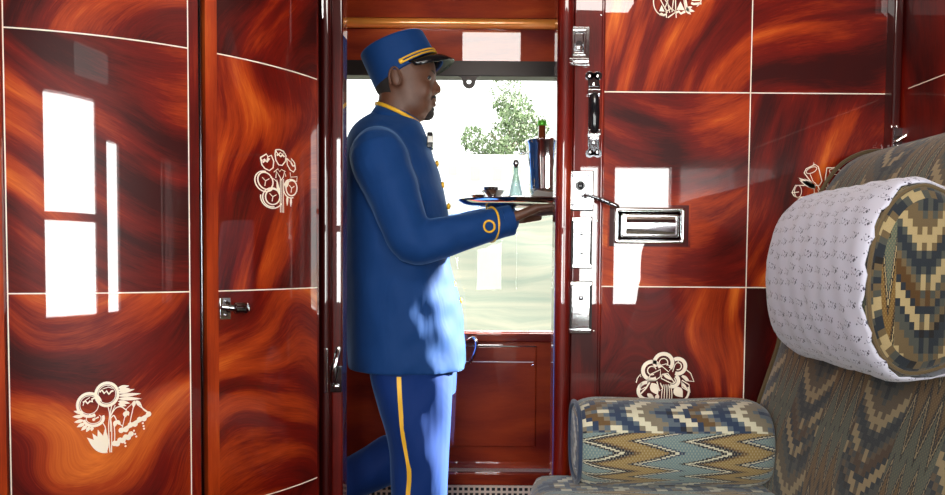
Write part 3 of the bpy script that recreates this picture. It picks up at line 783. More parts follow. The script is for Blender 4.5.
rings(bm, [rrect(X0+i, X1-i, Z0+i, Z1-i, max(.006-i*.3,.001), WY-d) for i, d in ((0,.001),(0,.006),(.002,.0085),(.006,.009),(.009,.007),(.011,.001),(.0125,.0005))], cap=True)
link('rim', bm, chrome, t, smooth=50)
bm = bmesh.new(); i0 = .017
rings(bm, [rrect(X0+i, X1-i, Z0+i, Z1-i, .003, WY-d) for i, d in ((.015,.001),(.016,.010),(.018,.012),(.021,.012))], cap=True)
pf = link('grip_frame', bm, chrome, t, smooth=50)
bm = bmesh.new(); gx0, gx1 = X0+.026, X1-.026; zc_ = (Z0+Z1)/2; hh_ = (Z1-Z0)/2-.022
rings(bm, [[Vector((x, WY-.012-.006*math.cos(R(a))*1.0, zc_+hh_*math.sin(R(a)))) for a in range(-90, 91, 12)] for x in (gx0, gx1)])
link('grip', bm, chrome, pf, smooth=True)
# latch on the seat corner
cp = P(898, 137, WY-.06); t = empty('corner_bolt', (cp.x, WY-.05, cp.z), 'small chrome bolt on the dark corner post above the seat back', 'bolt')
Y_ = WY-.036
def cpz(px, py, d=0): q = P(px, py, Y_); return Vector((q.x, Y_-d, q.z))
bm = bmesh.new(); a = cpz(893, 128); b = cpz(903, 148); box(bm, a.x, b.x, Y_-.004, Y_, b.z, a.z); link('plate', bm, chrome_dk, t, bevel=.001)
bm = bmesh.new(); tube(bm, [cpz(894,142,.01), cpz(898,139.5,.016), cpz(903,136,.02)], [.005,.005,.006], 12); link('bar', bm, chrome, t, smooth=True)
bm = bmesh.new(); ell(bm, cpz(907,136,.02), (.009,.009,.009)); link('knob', bm, chrome, t, smooth=True)
bm = bmesh.new()
for q in ((896,127),(891,127),(897,146),(904,145)): ell(bm, cpz(*q,.005), (.0045,.003,.0045))
link('screw', bm, chrome, t, smooth=True)

# ================================================================== SOFA
def bargello(name, cell=.0115, rot=False, phase=0.0, zone=.20, split=.5, warm_shade=False, amp=3.0):
    m, b, n = newmat(name, Roughness=.92, Sheen_Weight=.25, Specular_IOR_Level=.15)
    u, v, _ = n.sep(n.uv())
    if rot: u, v = v, u
    v = n.m('ADD', v, phase)
    cu = n.m('FLOOR', n.m('DIVIDE', u, cell)); cv = n.m('FLOOR', n.m('DIVIDE', v, cell))
    # zone A: stepped arcs
    wv = n.m('ROUND', n.m('MULTIPLY', n.m('SINE', n.m('MULTIPLY', cv, cell*2*math.pi/zone)), amp))
    ia = n.m('MODULO', n.m('ADD', n.m('ADD', cu, wv), 1000.0), 18.0)
    ck = n.m('MODULO', n.m('ADD', n.m('ADD', cu, cv), 1000.0), 2.0)
    NV=(.030,.045,.085); GB=(.10,.125,.15); CR=(.60,.55,.40); TP=(.20,.165,.115); DKc=(.022,.022,.030); TL=(.15,.21,.21); BR=(.13,.075,.032)
    sA = [NV,GB,NV,CR,CR,TP,TP,GB,NV,NV,DKc,CR,GB,NV,BR,TP,TP,CR]
    sB = [NV,NV,GB,TP,CR,CR,TP,GB,GB,NV,NV,TP,CR,NV,BR,GB,TP,CR]
    sA = [GB,NV,NV,CR,CR,TP,TP,TP,NV,GB,DKc,CR,GB,NV,TP,BR,CR,GB]
    fa = n.m('DIVIDE', n.m('ADD', ia, .5), 18.0)
    ra = n.ramp(fa, [(i/18, c) for i, c in enumerate(sA)], 'CONSTANT'); rb = n.ramp(fa, [(i/18, c) for i, c in enumerate(sB)], 'CONSTANT')
    zA = n.mix(ck, ra, rb)
    # zone B: long zigzag lances
    fine = .0022
    fu = n.m('MULTIPLY', n.m('FLOOR', n.m('DIVIDE', u, fine)), fine); fv = n.m('MULTIPLY', n.m('FLOOR', n.m('DIVIDE', v, fine*.8)), fine*.8)
    tri = n.m('PINGPONG', n.m('ADD', fv, 50.0), .017)
    ib = n.m('FRACT', n.m('DIVIDE', n.m('ADD', n.m('ADD', fu, n.m('MULTIPLY', tri, 5.5)), 20.0), .23))
    dots = n.m('GREATER_THAN', n.m('MULTIPLY', n.m('SINE', n.m('MULTIPLY', u, 900)), n.m('SINE', n.m('MULTIPLY', v, 900))), .35)
    rB = n.ramp(ib, [(0,TL),(.20,TL),(.26,DKc),(.32,CR),(.37,DKc),(.46,BR),(.52,(.26,.17,.06)),(.74,(.23,.15,.06)),(.78,DKc),(.84,CR),(.88,NV),(.93,TL)], 'CONSTANT')
    rB = n.mix(n.m('MULTIPLY', dots, .30), rB, (.55,.50,.36))
    zf = n.m('FRACT', n.m('DIVIDE', n.m('ADD', v, 20.0), zone))
    edge = n.m('GREATER_THAN', zf, split)
    c = n.mix(edge, zA, rB)
    wv2 = n.noise(n.obj(), 900, 2, .6)
    c = n.mix(.35, c, n.ramp(wv2, [(.3,(.45,.45,.45)),(.7,(1,1,1))]), 'MULTIPLY')
    if warm_shade: c = n.mix(1.0, c, (.50,.40,.27), 'MULTIPLY')  # warm shade on back and headrest is multiplied into the fabric colour
    n.l.new(c, b.inputs['Base Color'])
    bp = n.n.new('ShaderNodeBump'); bp.inputs['Strength'].default_value = .25; bp.inputs['Distance'].default_value = .002
    n.l.new(wv2, bp.inputs['Height']); n.l.new(bp.outputs[0], b.inputs['Normal'])
    return m
fab_arm = bargello('flame_stitch_arm', zone=.23, split=.50, phase=.0675, cell=.0125, amp=2.8)
fab_back = bargello('flame_stitch_back', rot=True, zone=.25, split=.55, phase=.02, cell=.0115, warm_shade=True, amp=4.0)
fab_seat = bargello('flame_stitch_seat', zone=.22)
sofa = empty('sofa', (.6, 1.0, 0), 'upholstered berth sofa in flame-stitch fabric along the right partition', 'sofa')
# seat cushion (rounded box, runs toward the viewer)
def rounded_block(x0, x1, y0, y1, z0, z1, r, nseg=6, puff=0.0, cuts=22, uvplane='xy'):
    bm = bmesh.new()
    bmesh.ops.create_cube(bm, size=1)
    bmesh.ops.subdivide_edges(bm, edges=bm.edges, cuts=cuts, use_grid_fill=True)
    c = Vector(((x0+x1)/2, (y0+y1)/2, (z0+z1)/2)); h = Vector(((x1-x0)/2, (y1-y0)/2, (z1-z0)/2))
    uvs = {}
    for v in bm.verts:
        p = Vector((v.co.x*2*h.x, v.co.y*2*h.y, v.co.z*2*h.z))
        q = Vector((max(-h.x+r, min(h.x-r, p.x)), max(-h.y+r, min(h.y-r, p.y)), max(-h.z+r, min(h.z-r, p.z))))
        d = p-q
        if d.length > 1e-9: p = q + d.normalized()*r
        fx, fy, fz = (v.co.x*2)**2, (v.co.y*2)**2, (v.co.z*2)**2
        if puff:
            p.z += puff*(1-fx)*(1-fy)*(1 if v.co.z > 0 else -1)*abs(v.co.z*2)
            p.x += puff*.6*(1-fz)*(1-fy)*(1 if v.co.x > 0 else -1)*abs(v.co.x*2)
        v.co = c+p
    ul = bm.loops.layers.uv.verify()
    for f in bm.faces:
        f.smooth = True
        for l in f.loops:
            p = l.vert.co
            l[ul].uv = (p.x, p.y+p.z) if uvplane == 'xy' else ((p.y, p.z+p.x) if uvplane == 'yz' else (p.x, p.z))
    return bm
link('seat_cushion', rounded_block(.137, .74, .30, 1.80, .43, .598, .045, puff=.006), fab_seat, sofa, smooth=80)
obox('plinth', (.20, .98, .30, 1.80, .02, .43), post_dark, sofa, bevel=.004)
# reclined back, a profile swept along Y
prof = [(1.0,.46),(.68,.46),(.645,.50),(.648,.58),(.655,.66),(.672,.74),(.697,.82),(.722,.90),(.735,.98),(.755,1.06),(.775,1.14),(.800,1.22),(.828,1.28),(.865,1.325),(.915,1.350),(.965,1.355),(1.005,1.350)]
pp = smooth_path([tuple(map(float,p)) for p in prof], 4)
bm = bmesh.new(); ul = bm.loops.layers.uv.verify()
acc = [0]
for a, b in zip(pp, pp[1:]): acc.append(acc[-1]+math.dist(a, b))
NY = 40; rs = []
cxz = Vector((.95, .9))
for j in range(NY+1):
    y = .30 + (1.81-.30)*j/NY
    e = min(y-.30, 1.81-y); k = 1 - .055*math.exp(-(e/.022)**2) if e < .1 else 1
    rs.append([Vector((cxz.x+(x-cxz.x)*k if x < cxz.x else x, y, z if z < .55 else cxz.y+(z-cxz.y)*(1-(1-k)*.6))) for x, z in pp])
vs = rings(bm, rs, cap=True, closed=True)
vm_ = {}
for j, r in enumerate(vs):
    for i, v in enumerate(r): vm_[v] = (rs[j][i].y, acc[i])
for f in bm.faces:
    cap_ = abs(f.normal.y) > .9 or len(f.verts) > 4
    for l in f.loops:
        l[ul].uv = (l.vert.co.x, l.vert.co.z) if cap_ else vm_[l.vert]
link('seat_back', bm, fab_back, sofa, smooth=70)
# dark piping along the back's far outline
bm = bmesh.new(); tube(bm, [Vector((cxz.x+(x-cxz.x)*.97-.003 if x < cxz.x else x, 1.795, z*1.0+.003)) for x, z in pp[10:]], .005, 8); link('piping', bm, fab_back, sofa, smooth=True)
# arm bolster
def bolster(x0, x1, yc, zc, ry, rz, mat, parent, name='arm_bolster'):
    bm = bmesh.new(); ul = bm.loops.layers.uv.verify(); rs = []; us = []
    n = 64; L = x1-x0; steps = [0,.004,.012,.022,.035,.05]+[.05+(L-.10)*i/24 for i in range(1,24)]+[L-q for q in (.05,.035,.022,.012,.004,0)]
    for s in steps:
        e = min(s, L-s); k = 1 if e > .05 else .80+.20*math.sin(math.acos(1-e/.05))
        sag = 1 + .02*math.sin(s*22)
        ring_ = []
        for i in range(n):
            a = 2*math.pi*i/n; ca, sa = math.cos(a), math.sin(a)
            ex = 2/2.7; cx_ = abs(ca)**ex*(1 if ca > 0 else -1); sx_ = abs(sa)**ex*(1 if sa > 0 else -1)
            ring_.append(Vector((x0+s, yc+ry*k*cx_, zc+rz*k*sx_*sag)))
        rs.append(ring_); us.append(s)
    vs = rings(bm, rs)
    info = {}
    for j, r in enumerate(vs):
        for i, v in enumerate(r): info[v] = (us[j], i)
    per = 2*math.pi*(ry+rz)/2*1.06
    for f in bm.faces:
        ids = [info[l.vert][1] for l in f.loops]; wrapf = max(ids)-min(ids) > n/2
        for l in f.loops:
            s, i = info[l.vert]
            if wrapf and i < n/2: i += n
            l[ul].uv = (s, i/n*per) if len(f.verts) == 4 else (l.vert.co.y, l.vert.co.z)
    return link(name, bm, mat, parent, smooth=60)
yA = 1.70; a = P(574, 400, yA-.06); b = P(771, 490, yA-.06)
BZ = .690; bo = bolster(a.x+.012, b.x, yA, BZ, .098, .094, fab_arm, sofa)
for xe, sgn in ((a.x+.012, -1),):
    bm = bmesh.new(); rr = [Vector((xe, yA+.086*math.copysign(abs(math.cos(t_))**.74, math.cos(t_)), BZ+.086*math.copysign(abs(math.sin(t_))**.74, math.sin(t_)))) for t_ in [2*math.pi*k/48 for k in range(49)]]
    tube(bm, rr, .005, 8, round_end=False, caps=False); link('piping', bm, fab_arm, bo, smooth=True)
# headrest pillow
hb0, hb1 = 1.10, 1.497
hp = []
prof_h = [(.700,1.205),(.655,1.222),(.615,1.205),(.588,1.165),(.574,1.11),(.572,1.05),(.580,.99),(.603,.945),(.640,.925),(.690,.935),(.726,.96),(.748,1.06),(.765,1.14),(.742,1.19)]
ph = [tuple(map(float,p)) for p in prof_h]; ph = smooth_path(ph+[ph[0]], 4)[:-1]
hcx_, hcz_ = .672, 1.07
acc = [0]
for p0_, p1_ in zip(ph, ph[1:]+ph[:1]): acc.append(acc[-1]+math.dist(p0_, p1_))
head = empty('headrest_pillow', (.65, 1.29, .925), 'puffy flame-stitch headrest pillow hanging in front of the sofa back', 'headrest')
def swept(prof, y0, y1, grow, NYs, endr=.05, endk=.20, skew=0.0, idx=None, wav=0.0, thick=False):
    rs = []; L = y1-y0
    for j in range(NYs+1):
        y = y0+L*j/NYs; e = min(y-y0, y1-y); k = 1 if e > endr else 1-endk+endk*math.sqrt(max(0, 1-(1-e/endr)**2))
        r = []
        for i, (x, z) in enumerate(prof):
            dx, dz = x-hcx_, z-hcz_; l_ = math.hypot(dx, dz)
            r.append(Vector((hcx_+dx*(k+grow/l_), y, hcz_+dz*(k+grow/l_))))
        rs.append(r)
    return rs
bm = bmesh.new(); ul = bm.loops.layers.uv.verify()
rs = swept(ph, hb0, hb1, 0, 36); vs = rings(bm, rs); info = {}
for j, r in enumerate(vs):
    for i, v in enumerate(r): info[v] = (rs[j][i].y, i)
N_ = len(ph)
for f in bm.faces:
    ids = [info[l.vert][1] for l in f.loops]; wr_ = max(ids)-min(ids) > N_/2
    for l in f.loops:
        y, i = info[l.vert]
        if wr_ and i == 0: i = N_
        l[ul].uv = (y, acc[i]) if len(f.verts) == 4 else (l.vert.co.x*1.6, l.vert.co.z)
link('pillow', bm, fab_back, head, smooth=60)
bm = bmesh.new(); tube(bm, [rs[1][i] for i in range(0, N_, 1)]+[rs[1][0]], .0035, 8, round_end=False, caps=False); link('piping', bm, fab_back, head, smooth=True)
# antimacassar: embroidered cloth wrapped over the pillow
cl, cb, n = newmat('eyelet_cloth', Roughness=.9, Sheen_Weight=.3, Specular_IOR_Level=.1)
u, v, _ = n.sep(n.uv())
px_, py_ = .031, .018
row = n.m('FLOOR', n.m('DIVIDE', v, py_)); uo = n.m('ADD', n.m('ADD', u, n.m('MULTIPLY', row, px_*.37)), n.m('MULTIPLY', n.noise(n.xyz(u, v, 5.0), 22, 1), .03))
jit = n.m('SUBTRACT', n.noise(n.xyz(n.m('FLOOR', n.m('DIVIDE', uo, px_)), row, 2), 3.3, 0), .5)
fu = n.m('MULTIPLY', n.m('SUBTRACT', n.m('FRACT', n.m('DIVIDE', uo, px_)), .5), px_); fv = n.m('ADD', n.m('MULTIPLY', n.m('SUBTRACT', n.m('FRACT', n.m('DIVIDE', v, py_)), .5), py_), n.m('MULTIPLY', jit, .016))
def dot_(x, y, r):
    d = n.m('SQRT', n.m('ADD', n.m('POWER', n.m('SUBTRACT', fu, x), 2.0), n.m('POWER', n.m('SUBTRACT', fv, y), 2.0)))
    return n.m('LESS_THAN', d, r)
mk = dot_(-.006, .0015, .0019)
for q in ((-.0095,-.0015,.0011), (-.002,.0035,.0011), (.001,-.003,.0013), (.011,.002,.0010), (.007,-.0045,.0009)): mk = n.m('MAXIMUM', mk, dot_(*q))
stroke = n.m('MULTIPLY', n.m('LESS_THAN', n.m('ABSOLUTE', n.m('SUBTRACT', fv, n.m('MULTIPLY', n.m('SINE', n.m('MULTIPLY', fu, 420)), .0024))), .00055), n.m('LESS_THAN', n.m('ABSOLUTE', fu), .0095))
mk = n.m('MAXIMUM', mk, n.m('MULTIPLY', stroke, .6))
c = n.mix(n.m('MULTIPLY', mk, .95), (.47,.45,.53), (.04,.03,.05))
n.l.new(c, cb.inputs['Base Color'])
bp = n.n.new('ShaderNodeBump'); bp.inputs['Strength'].default_value = .5; bp.inputs['Distance'].default_value = .004
n.l.new(n.m('ADD', n.noise(n.obj(), 14, 2, .5), n.m('MULTIPLY', n.noise(n.obj(), 500, 1, .5), .04)), bp.inputs['Height']); n.l.new(bp.outputs[0], cb.inputs['Normal'])
y0c, y1c = hb0+.012, hb1-.006
order = list(range(-8, 44))      # from behind the top, over the front, to under the pillow
bm = bmesh.new(); ul = bm.loops.layers.uv.verify(); rs = []; NYs = 48
for j in range(NYs+1):
    r = []
    for q, i in enumerate(order):
        sc_e = .0028*math.sin(q*1.35)+.0015*math.sin(q*3.1)
        y = (y0c+sc_e) + (y1c-y0c-2*sc_e*0)*j/NYs
        e = min(y-hb0, hb1-y); k = 1 if e > .05 else .80+.20*math.sqrt(max(0, 1-(1-max(e,0)/.05)**2))
        x, z = ph[i % N_]; dx, dz = x-hcx_, z-hcz_; l_ = math.hypot(dx, dz)
        g = .004 + .0012*math.sin(j*.9+q*.5)+.001*math.sin(j*.35-q*.8)
        if q > 38: g += (q-38)*.0011
        r.append(Vector((hcx_+dx*(k+g/l_), y, hcz_+dz*(k+g/l_))))
    rs.append(r)
vs = rings(bm, rs, cap=False, closed=False); info = {}
for j, r in enumerate(vs):
    for q, v_ in enumerate(r): info[v_] = ((y1c-y0c)*j/NYs, q*.0108)
for f in bm.faces:
    for l in f.loops: l[ul].uv = info[l.vert]
am = link('headrest_cover', bm, cl, None, smooth=70)
sm_ = am.modifiers.new('solid', 'SOLIDIFY'); sm_.thickness = .0016; sm_.offset = 1
tag(am, 'white embroidered eyelet cloth draped over the headrest pillow', 'headrest cover')

# ================================================================== ATTENDANT
PY = 2.27
def h(px, py, dy=0.0, Y=PY):
    p = P(px, py, Y); return Vector((p.x, p.y+dy, p.z))
K = F/PY   # px per metre at the attendant
skin, sb, n = newmat('dark_skin', Roughness=.52, Subsurface_Weight=.08)
sb.inputs['Subsurface Radius'].default_value = (.01,.004,.002)
n.l.new(n.ramp(n.noise(n.obj(), 30, 3, .6), [(.3,(.100,.038,.020)),(.7,(.145,.058,.032))]), sb.inputs['Base Color'])
def wool(name, col, col2):
    m, b, n = newmat(name, Roughness=.75, Sheen_Weight=.35, Sheen_Roughness=.4, Specular_IOR_Level=.25)
    b.inputs['Sheen Tint'].default_value = (.3,.55,1,1)
    nz = n.noise(n.obj(), 1200, 2, .6)
    n.l.new(n.mix(nz, col, col2), b.inputs['Base Color'])
    bp = n.n.new('ShaderNodeBump'); bp.inputs['Strength'].default_value = .25; bp.inputs['Distance'].default_value = .02
    x, y, z = n.sep(n.obj())
    n.l.new(n.noise(n.xyz(n.m('MULTIPLY', x, 9), n.m('MULTIPLY', y, 9), n.m('MULTIPLY', z, 3.5)), 1, 3, .5, .8), bp.inputs['Height'])
    n.l.new(bp.outputs[0], b.inputs['Normal'])
    return m
blue = wool('blue_wool', (.002,.030,.135), (.004,.048,.19))
trou = wool('blue_trouser_wool', (.002,.022,.135), (.004,.034,.19))
gold, _, _ = newmat('gold_braid', Base_Color=(.90,.50,.03), Roughness=.45, Metallic=.15)
hair_m, _, _ = newmat('short_black_hair', Base_Color=(.018,.013,.012), Roughness=.8)
white_m, _, _ = newmat('eye_white', Base_Color=(.7,.66,.6), Roughness=.2)
man = empty('person', (h(410,400).x, PY, 0), 'person in blue uniform and peaked cap carrying a tray along the corridor', 'person')

# joints
SH = {s: h(386, 166, 0)+Vector((0, s*.165, 0)) for s in (-1, 1)}
EL = {-1: h(413, 241, 0, 2.06), 1: h(416, 238, 0, 2.48)}
WR = {-1: h(505, 221.5, 0, 2.13), 1: h(505, 217, 0, 2.41)}
HIP = {s: h(411, 350)+Vector((0, s*.085, 0)) for s in (-1, 1)}
KN = {-1: h(424, 470, -.09), 1: h(409, 458, .09)}
AN = {-1: h(414, 612, -.09), 1: h(318, 504, .09)}
TRAY_Z = h(505, 204.5).z
def hand(bm, w, s):
    # palm up flat beneath the tray, fingers forward (+X)
    zt = TRAY_Z-.004
    base = Vector((w.x+.012, w.y, w.z+.006)); palm = Vector((w.x+.075, w.y, zt-.016))
    tube(bm, [w+Vector((-.05,0,-.006)), w, base], [.027,.026,.028], 16)
    for dy in (-.028, -.010, .010, .026):
        tube(bm, [base+Vector((0,dy*.6,0)), palm+Vector((.012,dy,0))], [.014,.0125], 12)
    for k, (dy, L) in enumerate(((-.032,.070),(-.011,.080),(.011,.076),(.031,.060))):
        dy *= s if s else 1
        a = palm+Vector((.012, dy, 0)); b_ = a+Vector((L*.45, dy*.25, .003)); c_ = b_+Vector((L*.30, dy*.12, .003)); d_ = c_+Vector((L*.25, dy*.1, -.001))
        tube(bm, [a, b_, c_, d_], [.0095,.0088,.0082,.0068], 12)
    # thumb from the side near the wrist
    a = base+Vector((.018, -s*.024*-1 if s < 0 else -s*.024, -.002)); sg = 1 if s < 0 else -1
    tube(bm, [base+Vector((.010, sg*.018, 0)), base+Vector((.040, sg*.045, .002)), base+Vector((.068, sg*.058, .006)), base+Vector((.090, sg*.060, .008))], [.013,.0115,.010,.008], 12)
# --- body (one continuous skin)
bm = bmesh.new()
ell(bm, h(405, 74), (.0925, .076, .100)); ell(bm, h(411, 90), (.068, .068, .082)); ell(bm, h(416, 103), (.052, .058, .058)); ell(bm, h(408,101), (.056,.062,.055))
ell(bm, h(426.5, 113), (.021, .024, .021)); ell(bm, h(424.5, 84), (.030, .046, .050)); ell(bm, h(430, 74.5), (.017, .040, .010))
for s in (-1, 1): ell(bm, h(421, 93, s*.033), (.034,.027,.036)); ell(bm, h(412, 106, s*.034), (.036,.026,.032))
tube(bm, [h(430.5,76), h(434,83), h(437,89)], [.0085,.0095,.0125], 14); ell(bm, h(437.3,90.3), (.0115,.0125,.0105))
for s in (-1, 1): ell(bm, h(434.5, 92.3, s*.0125), (.010,.0075,.0075))
ell(bm, h(432.6, 100.2), (.0125,.023,.0062)); ell(bm, h(432.0, 105.0), (.0130,.021,.0068)); ell(bm, h(430, 96.5), (.0150,.022,.010))
for s in (-1, 1):
    e = h(398.5, 83, s*.075)
    rt = Matrix.Rotation(R(-14), 3, 'Y')
    ell(bm, e, (.0165, .0085, .0285), rt)
tube(bm, [h(400, 92), h(397, 106), h(393, 122), h(391, 140)], [.058,.0585,.060,.075], 22)
tube(bm, [h(391,140), h(390,170), h(393,215), h(397,270), h(403,315), h(407,335)], [.09,.115,.12,.115,.11,.095], 22, flat=1.0)
tube(bm, [SH[-1], h(389,154), SH[1]], [.062,.07,.062], 18)
for s in (-1, 1):
    tube(bm, [SH[s], SH[s].lerp(EL[s], .5), EL[s], EL[s].lerp(WR[s], .35), WR[s]], [.05,.045,.037,.037,.026], 16)
    hand(bm, WR[s], s)
    tube(bm, [HIP[s], HIP[s].lerp(KN[s], .5), KN[s], KN[s].lerp(AN[s], .3), AN[s]], [.085,.072,.053,.052,.034], 18)
ft = {-1: Vector((.15, 0, 0)), 1: Vector((.05, 0, -.14))}
for s in (-1, 1): tube(bm, [AN[s], AN[s]+Vector((0,0,-.02)), AN[s]+ft[s]*.8+Vector((0,0,-.03 if s<0 else 0))], [.034,.034,.028], 14)
body = remesh('body', bm, skin, .0032, man, 6, .5)
def relax(o, mask, it):
    """even out the cheeks, jaw and neck without touching the features or fingers"""
    me = o.data; nb = [[] for _ in me.vertices]; sel = {}
    for v in me.vertices:
        m_ = mask(v.co)
        if m_ > 0: sel[v.index] = m_
    for e in me.edges:
        a, b = e.vertices
        if a in sel: nb[a].append(b)
        if b in sel: nb[b].append(a)
    co = [v.co.copy() for v in me.vertices]
    for _ in range(it):
        new = {}
        for i, w in sel.items():
            if nb[i]:
                m_ = Vector((0,0,0))
                for j in nb[i]: m_ += co[j]
                new[i] = co[i].lerp(m_/len(nb[i]), .6*w)
        for i, c in new.items(): co[i] = c
    for i in sel: me.vertices[i].co = co[i]
def cheek(co):
    if co.z < h(400,135).z or co.z > h(400,70).z: return 0
    px, py = CX + (co.x-h(CX,90).x)*K, 0
    xlim = 427.5
    x = (co.x - h(xlim, 95).x)*K
    ear = abs(co.y-PY) > .074 and abs(co.x-h(398.5,83).x) < .03
    if ear: return 0
    return max(0.0, min(1.0, -x/5))
relax(body, cheek, 60)
# ear rims
for s in (-1, 1):
    bm = bmesh.new(); e = h(398.5, 83, s*.0835)
    pts = [e+Vector((.0145*math.cos(R(a))+ (-.004 if a>0 else 0), -s*.000, .026*math.sin(R(a)))) for a in range(-60, 230, 18)]
    tube(bm, pts, .0032, 8); link('ear', bm, skin, man, smooth=True)
# eyes
for s in (-1, 1):
    bm = bmesh.new(); ell(bm, h(427.8, 80.8, s*.0345), (.0122,.0122,.0098)); ey = link('eye', bm, white_m, man, smooth=True)
    bm = bmesh.new(); ell(bm, h(429.6, 80.8, s*.0405), (.0068,.0068,.0064)); link('iris', bm, black_gloss, ey, smooth=True)
    bm = bmesh.new(); tube(bm, smooth_path([tuple(h(422.5,80.3,s*.043)), tuple(h(426.5,77.6,s*.041)), tuple(h(431,78.3,s*.030)), tuple(h(432,80,s*.020))], 4), .0034, 8); link('eyelid', bm, skin, ey, smooth=True)
    bm = bmesh.new(); tube(bm, smooth_path([tuple(h(420.5,76,s*.046)), tuple(h(426,73.2,s*.044)), tuple(h(432.5,73.6,s*.030)), tuple(h(434.5,75.5,s*.012))], 4), [.002]+[.0035]*11+[.002], 8); link('eyebrow', bm, hair_m, man, smooth=True)
# hair: cropped shell below the cap, behind the ears
bm = bmesh.new(); ell(bm, h(404.6, 75), (.0955, .079, .101), seg=40, rng=28)
cutp = [(-.006, None)]
rm = [v for v in bm.verts if (proj(v.co)[1] > 96) or (proj(v.co)[0] > 411) or (proj(v.co)[0] > 393 and proj(v.co)[1] > 78) or (proj(v.co)[0] > 401)]
bmesh.ops.delete(bm, geom=rm, context='VERTS'); link('hair', bm, hair_m, man, smooth=True)
# beard + moustache
bm = bmesh.new(); ell(bm, h(426.8, 113.6), (.0225,.024,.0205)); ell(bm, h(430.8, 109.3), (.012,.014,.006))
for s in (-1, 1): tube(bm, smooth_path([tuple(h(434.8,97.2,s*.004)), tuple(h(433,98.6,s*.015)), tuple(h(429.5,103,s*.024)), tuple(h(427.5,110,s*.0255)), tuple(h(424,116,s*.020))], 4), .0052, 8)
remesh('beard', bm, hair_m, .0022, man, 2)
# cap
bm = bmesh.new()
b0, b1 = h(375.5, 90), h(436.5, 55.5); t0, t1 = h(360.5, 57), h(423, 31.5)
bc, tcn = (b0+b1)/2, (t0+t1)/2; bu, tu = (b1-b0)/2, (t1-t0)/2
def capring(k, g=1.0, lift=0.0, n=40):
    c = bc.lerp(tcn, k); u = bu.lerp(tu, k)*g; w_ = (.083*(1-k)+.088*k)*g
    up_ = (tcn-bc).normalized()
    return [c + u*math.cos(2*math.pi*i/n) + Vector((0, w_*math.sin(2*math.pi*i/n), 0)) + up_*lift for i in range(n)]
rings(bm, [capring(-.02,.97), capring(0), capring(.1), capring(.35), capring(.65), capring(.93), capring(1.0,.985), capring(1.03,.95), capring(1.05,.8), capring(1.05,.4), capring(1.045,.05)])
capo = link('cap', bm, blue, man, smooth=50)
# visor
dirv = (h(453, 62.5)-h(434, 58)); upn = (tcn-bc).normalized()
inn, out = [], []
for i in range(25):
    a = R(-80+160*i/24)
    p = bc + bu*1.0*math.cos(a) + Vector((0, .084*math.sin(a), 0))
    e = math.cos(a)**.6 if math.cos(a) > 0 else 0
    inn.append(p+upn*.003); q = p + Vector((dirv.x, 0, dirv.z))*e*.94 + Vector((0, .012*math.sin(a)*e, 0)) + Vector((0,0,-.011))*abs(math.sin(a))*e
    out.append(q)
bm = bmesh.new()
for lay in (0,):
    A_ = [bm.verts.new(p) for p in inn]; M_ = [bm.verts.new(p.lerp(q, .5)+Vector((0,0,.0035))) for p, q in zip(inn, out)]; B_ = [bm.verts.new(q) for q in out]
    for i in range(24):
        bm.faces.new((A_[i],M_[i],M_[i+1],A_[i+1])); bm.faces.new((M_[i],B_[i],B_[i+1],M_[i+1]))
vz = link('visor', bm, black_gloss, capo, smooth=80, label='glossy black peak')
so = vz.modifiers.new('s', 'SOLIDIFY'); so.thickness = .0035; so.offset = 0
bm = bmesh.new()
for kk in (.10, .20):
    tube(bm, [bc.lerp(tcn, kk) + bu.lerp(tu, kk)*1.03*math.cos(R(a)) + Vector((0, .0865*math.sin(R(a)), 0)) for a in range(-92, 93, 8)], .0026, 8)
link('braid', bm, gold, capo, smooth=True)
for s in (-1, 1):
    bm = bmesh.new(); q = bc.lerp(tcn, .15)+Vector((0, s*.087, 0)); ell(bm, q, (.0075,.004,.0075)); link('button', bm, gold, capo, smooth=True)
# --- jacket
prof_j = [(112, 376, 414, .055), (119, 363, 419, .070), (128, 353.5, 424, .105), (140, 348.5, 428.5, .150), (158, 345.5, 434.5, .185), (180, 344.5, 441.5, .192), (210, 344.5, 447.5, .188),
          (240, 345.5, 449.5, .182), (262, 346, 450, .180), (280, 346.5, 454, .182), (300, 347, 460, .188), (330, 348, 464.5, .192), (350, 349, 466.5, .196), (364, 349.5, 467, .198)]
pj = smooth_path([tuple(map(float,p)) for p in prof_j], 4)
bm = bmesh.new(); rs = []
for k_, (py, xa, xb, hw) in enumerate(pj):
    a = h(xa, py); b = h(xb, py+(3 if py > 360 else 0)); c = (a+b)/2; rx_ = (b.x-a.x)/2; r = []
    for i in range(56):
        t_ = 2*math.pi*i/56; ct, st_ = math.cos(t_), math.sin(t_)
        ex = 2/2.3
        fold = 1 + (.012*math.sin(5*t_+py*.03)+.010*math.sin(9*t_+py*.05))*min(1, max(0,(py-230)/80))
        r.append(Vector((c.x+rx_*math.copysign(abs(ct)**ex, ct)*fold, PY+hw*math.copysign(abs(st_)**ex, st_)*fold, c.z)))
    rs.append(r)
rings(bm, rs)
for s in (-1, 1):
    pts = [h(383,152,0)+Vector((0,s*.100,0)), SH[s]+Vector((0,s*.008,0)), SH[s].lerp(EL[s], .35), SH[s].lerp(EL[s], .72)+Vector((-.004,0,0)), EL[s]+Vector((.000,0,-.003)), EL[s].lerp(WR[s], .25)+Vector((0,0,-.008)), EL[s].lerp(WR[s], .6)+Vector((0,0,-.004)), EL[s].lerp(WR[s], 1.0)]
    tube(bm, smooth_path([tuple(p) for p in pts], 5), [q[0] for q in smooth_path([(.060,),(.080,),(.073,),(.066,),(.060,),(.058,),(.050,),(.042,)], 5)], 22, round_end=True)
